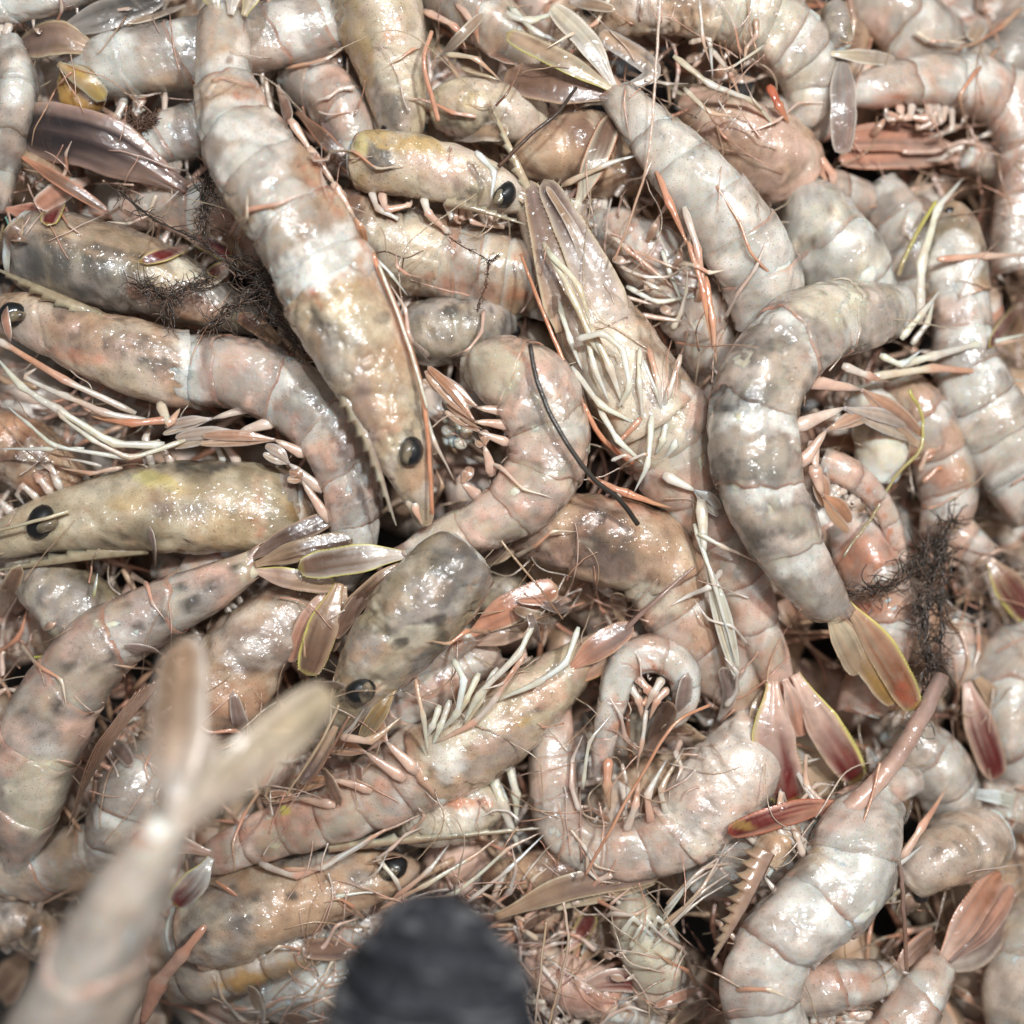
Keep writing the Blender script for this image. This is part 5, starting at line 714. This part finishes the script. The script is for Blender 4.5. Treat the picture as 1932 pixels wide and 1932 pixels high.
solo("thread", "green blue thread at the left edge above the dark olive head", "thread", lambda m: strand(m, [(10, 410, 0), (22, 440, 2), (28, 465, 0)], 2.2, 2, lin(90, 150, 140)), M_LIMB, (22, 440, 0))

def weed(label, stems, r, hair, dens, hl, col=C['dark'], name="seaweed"):
    m = MB(); rr = random.Random(len(label)); root = None
    for st in stems: strand(m, st, r * .4, r * .25, col * .8, col, wob=6, n=40, seed=rr.randint(0, 90))
    P = stems[0][len(stems[0]) // 2]; o = solo_o = m.build(name, M_WEED, loc=tuple(float(v) for v in X(*P)))
    tag(o, label, "seaweed"); m2 = MB()
    for st in stems:
        Q, _ = catmull(np.array(st, float), 120); T = np.gradient(Q, axis=0); T = T / np.linalg.norm(T, axis=1, keepdims=True)
        for i in range(dens):
            k = rr.randrange(120); q = Q[k] + np.array([rr.gauss(0, r * .8), rr.gauss(0, r * .8), rr.uniform(-1, 1.5)]); sg = rr.choice((-1, 1)); pts = [tuple(q)]; a = rr.gauss(0, .5); l = hl * rr.uniform(.4, 1.5) / 3
            for e in range(3):
                ca, sa = math.cos(a), math.sin(a); q = q + np.array([(T[k, 0] * ca - T[k, 1] * sa) * sg * l, (T[k, 0] * sa + T[k, 1] * ca) * sg * l, rr.uniform(-.7, .7)]); pts.append(tuple(q)); a += rr.gauss(0, .7)
            strand(m2, pts, hair, hair * .5, mix(col, C['brown'], rr.random() ** 2 * .7), m=4, n=7, wob=2)
    h = m2.build("weed_hair", M_WEED, o); h["kind"] = "stuff"
weed("dark hairy seaweed sprig trailing over the olive head at left", [[(226, 359, 4), (284, 410, 7), (376, 455, 9), (444, 506, 9), (506, 540, 9), (533, 588, 6), (560, 650, 0)], [(506, 540, 9), (427, 588, 6), (403, 619, 4)], [(403, 523, 8), (325, 560, 8), (318, 615, 4)], [(393, 335, 6), (384, 390, 8), (386, 444, 8)], [(320, 560, 8), (260, 540, 7)], [(470, 560, 6), (545, 620, 4), (580, 660, 0)], [(440, 480, 8), (520, 520, 8), (540, 550, 4)]], 5, 1.2, 110, 36, C['dark'] * .9)
weed("thick dark green weed clump hanging down the right side", [[(1805, 978, 8), (1785, 1005, 10), (1758, 1108, 11), (1746, 1210, 11), (1750, 1290, 10), (1720, 1400, 6)], [(1764, 1012, 9), (1699, 1097, 9), (1600, 1118, 5)], [(1770, 1040, 9), (1735, 1150, 10), (1765, 1260, 9)], [(1785, 1030, 9), (1776, 1140, 10), (1772, 1240, 8), (1740, 1340, 5)]], 5, 1.5, 120, 44, C['dark'] * .7)
weed("thin brown weed twig forking over the tan headless shrimp", [[(848, 448, 4), (890, 474, 6), (923, 492, 6), (940, 482, 5)], [(923, 492, 6), (915, 540, 6), (899, 588, 2)]], 3, .8, 60, 8, C['umber'])
weed("small brown algae tuft below the yellow gland at top left", [[(245, 215, -6), (260, 240, -4), (255, 275, -6)], [(260, 240, -4), (290, 225, -4)]], 5, 1.2, 150, 18, C['umber'])

# loose legs, feelers and hairs that cling to the wet heap: they drape over whatever lies below
bpy.context.view_layer.update()
NC = 320; HM = np.full((NC, NC), -.07)
for o in SC.objects:
    if o.type != 'MESH' or o.name.startswith(("ground", "feeler", "thread", "seaweed", "weed")): continue
    v = np.empty(len(o.data.vertices) * 3); o.data.vertices.foreach_get("co", v); v = v.reshape(-1, 3); q = o; 
    while q is not None: v = v + np.array(q.location); q = q.parent
    ii = ((v[:, 0] / .30 + .5) * NC).astype(int); jj = ((v[:, 1] / .30 + .5) * NC).astype(int); ok = (ii >= 0) & (ii < NC) & (jj >= 0) & (jj < NC)
    np.maximum.at(HM, (ii[ok], jj[ok]), v[ok, 2])
for _ in range(1):
    pad = np.pad(HM, 1, mode='edge'); HM = np.maximum.reduce([pad[a:a + NC, b:b + NC] for a in range(3) for b in range(3)])
for _ in range(2):
    pad = np.pad(HM, 1, mode='edge'); HM = sum(pad[a:a + NC, b:b + NC] for a in range(3) for b in range(3)) / 9
def drape(x, y):
    wx, wy = (x - 966) * U, (966 - y) * U; h = 0
    for _ in range(3):
        i = int(np.clip((wx / .30 + .5) * NC, 0, NC - 1)); j = int(np.clip((wy / .30 + .5) * NC, 0, NC - 1)); h = HM[i, j]; k = (H - h) / H; wx, wy = (x - 966) * U * k, (966 - y) * U * k
    return (h - float(zbase(x, y))) * 1e3
loose = MB(); rl = random.Random(5); n_ = 0
med = float(np.median(HM))
while n_ < 620:
    x, y = rl.uniform(-20, 1950), rl.uniform(-20, 1950)
    if n_ > 400 and not (x > 1250 or y > 1400): continue
    if x < 480 and y > 1500: continue
    z = drape(x, y) * 1e-3 + float(zbase(x, y))
    if z > med - .002 + rl.gauss(0, .004) - (.024 if x > 1450 else 0): continue
    n_ += 1; a = rl.uniform(0, 6.28); fine = rl.random() < .76
    if fine:
        l = rl.uniform(40, 170) / 6; pts = []; cv = rl.gauss(0, .09)
        for k in range(7): pts.append((x, y, drape(x, y) + .6)); x += l * math.cos(a); y += l * math.sin(a); a += cv + rl.gauss(0, .1)
        strand(loose, pts, rl.uniform(1.0, 2.4), .8, C[rl.choice(['cream', 'pink', 'tan', 'salmon', 'brown'])], C[rl.choice(['salmon', 'tan', 'pink'])], m=5, n=22, wob=4)
    else:
        l = rl.uniform(26, 60); pts = [(x, y, drape(x, y) + .5)]
        for k in range(3):
            x += l * math.cos(a); y += l * math.sin(a); pts.append((x, y, drape(x, y) + 1.0)); a += rl.choice((-1, 1)) * rl.uniform(.1, .9)
        limb(loose, pts, rl.uniform(3, 7), rl.uniform(1.5, 3), C[rl.choice(['cream', 'ivory', 'pink', 'pale', 'tan'])], C[rl.choice(['pink', 'salmon', 'cream', 'orange'])], m=7)
nf = 0
while nf < 90:
    x, y = rl.uniform(-20, 1950), rl.uniform(-20, 1950)
    if x < 480 and y > 1500: continue
    z = drape(x, y) * 1e-3 + float(zbase(x, y))
    if z > med - .006 - (.024 if x > 1450 else 0): continue
    nf += 1; a = rl.uniform(0, 6.28); l = rl.uniform(24, 60); cv = rl.gauss(0, .25); pts = []
    for k in range(3): pts.append((x, y, drape(x, y) + .8 + k * .5)); x += l * math.cos(a); y += l * math.sin(a); a += cv
    cc = rl.choice([('tan', 'brown', 'straw'), ('pink', 'salmon', 'cream'), ('mauve', 'brown', 'tan'), ('grey', 'mauve', 'pale'), ('cream', 'tan', 'ivory'), ('pink', 'crimson', 'lemon')])
    leaf(loose, pts, rl.uniform(9, 21), C[cc[0]], C[cc[1]], C[cc[2]], thick=.06, point=rl.random() < .6, tilt=rl.uniform(-40, 40), n=16, m=18)
tag(loose.build("loose_limbs", M_FIN, loc=(0, 0, -.02)), "loose thin shrimp legs, scales and feelers clinging all over the wet heap", "loose limbs", kind="stuff")

# ------------------------------------------------------------------ what is held up close to the lens
HZ = 92
S("blurred shrimp tail held up close to the camera at lower left",
  [(40, 2180, HZ - 16, 128), (110, 1990, HZ - 8, 112), (170, 1840, HZ - 2, 92), (225, 1720, HZ, 74), (280, 1620, HZ + 2, 54), (322, 1550, HZ + 2, 38)], 0, 20, pal('cream', 'pale', bandk=.3, pk=.1, fan='tan', rim='straw'), z0=0, segs=3,
  group="shrimp held in front of the heap",
  fins=[dict(p=[(318, 1570, HZ + 1), (328, 1400, HZ - 2), (338, 1205, HZ - 16)], w=68, tilt=22, b=C['pale'], c=C['tan'], r=C['cream'], t=.2), dict(p=[(330, 1575, HZ + 3), (470, 1440, HZ + 4), (628, 1306, HZ - 10)], w=54, tilt=-24, b=C['pale'], c=C['straw'], r=C['straw'], t=.3, st=[(605, 1322, 30, 26, 0, 'straw', .3)]), dict(p=[(322, 1560, HZ + 4), (350, 1480, HZ + 3), (392, 1380, HZ - 10)], w=34, tilt=-20, b=C['cream'], c=C['pale'], r=C['cream'], t=.3)])
def knit():
    m = bpy.data.materials.new("black_knit"); m.use_nodes = True; b = m.node_tree.nodes["Principled BSDF"]; N = m.node_tree.nodes; Lk = m.node_tree.links.new
    a = N.new("ShaderNodeAttribute"); a.attribute_name = "Col"; Lk(a.outputs["Color"], b.inputs["Base Color"]); b.inputs["Roughness"].default_value = .75
    t = N.new("ShaderNodeTexNoise"); t.inputs["Scale"].default_value = 900; u = N.new("ShaderNodeBump"); u.inputs["Strength"].default_value = .6; u.inputs["Distance"].default_value = .0006
    c = N.new("ShaderNodeTexCoord"); Lk(c.outputs["Object"], t.inputs["Vector"]); Lk(t.outputs[0], u.inputs["Height"]); Lk(u.outputs[0], b.inputs["Normal"]); return m
def glove():
    A = np.array([(838, 1730, 86, 8), (838, 1733, 87, 60), (836, 1742, 88, 96), (832, 1764, 89, 128), (826, 1819, 90, 162), (818, 1884, 90, 184), (812, 1964, 90, 199), (806, 2094, 89, 210), (800, 2294, 86, 215), (800, 2494, 82, 215)], float)
    Q, t = catmull(A, 150); P = X(Q[:, 0], Q[:, 1], Q[:, 2]); r = np.maximum(Q[:, 3], 3) * kz(P[:, 2]); m = 96
    d = np.concatenate([[0], np.cumsum(np.linalg.norm(np.diff(P, axis=0), axis=1))])
    T, D, L = frames(P, 0.0); th = np.linspace(0, 2 * math.pi, m, endpoint=False)[None]
    row = d[:, None] / .0042; st = th / (2 * math.pi) * 24
    bump = .5 * np.abs(np.sin(row * math.pi)) + .35 * np.abs(np.sin(st * math.pi + np.floor(row) * 1.57))
    nz = fbm(np.stack([d[:, None] * 800 + 0 * th, np.cos(th) * 2.2 + 0 * row, np.sin(th) * 2.2 + 0 * row], -1), 77, 3)
    rr = r[:, None] * (1 + .12 * (bump - .5) + .22 * (nz - .5)); k = .82
    G = P[:, None] + L[:, None] * (rr * np.cos(th))[..., None] + D[:, None] * (rr * k * np.sin(th))[..., None]
    c = mix(np.array([.006, .007, .010]), np.array([.018, .020, .027]), sst(.35, .75, bump * .5 + nz * .5)); c = mix(c, np.array([.10, .10, .105]), .9 * sst(.54, .64, nz))
    mb = MB(); mb.grid(G, c, True, True)
    tag(mb.build("gloved_finger", knit(), loc=tuple(float(v) for v in P[100])), "black knitted glove fingertip out of focus at the bottom edge", "glove")
glove()
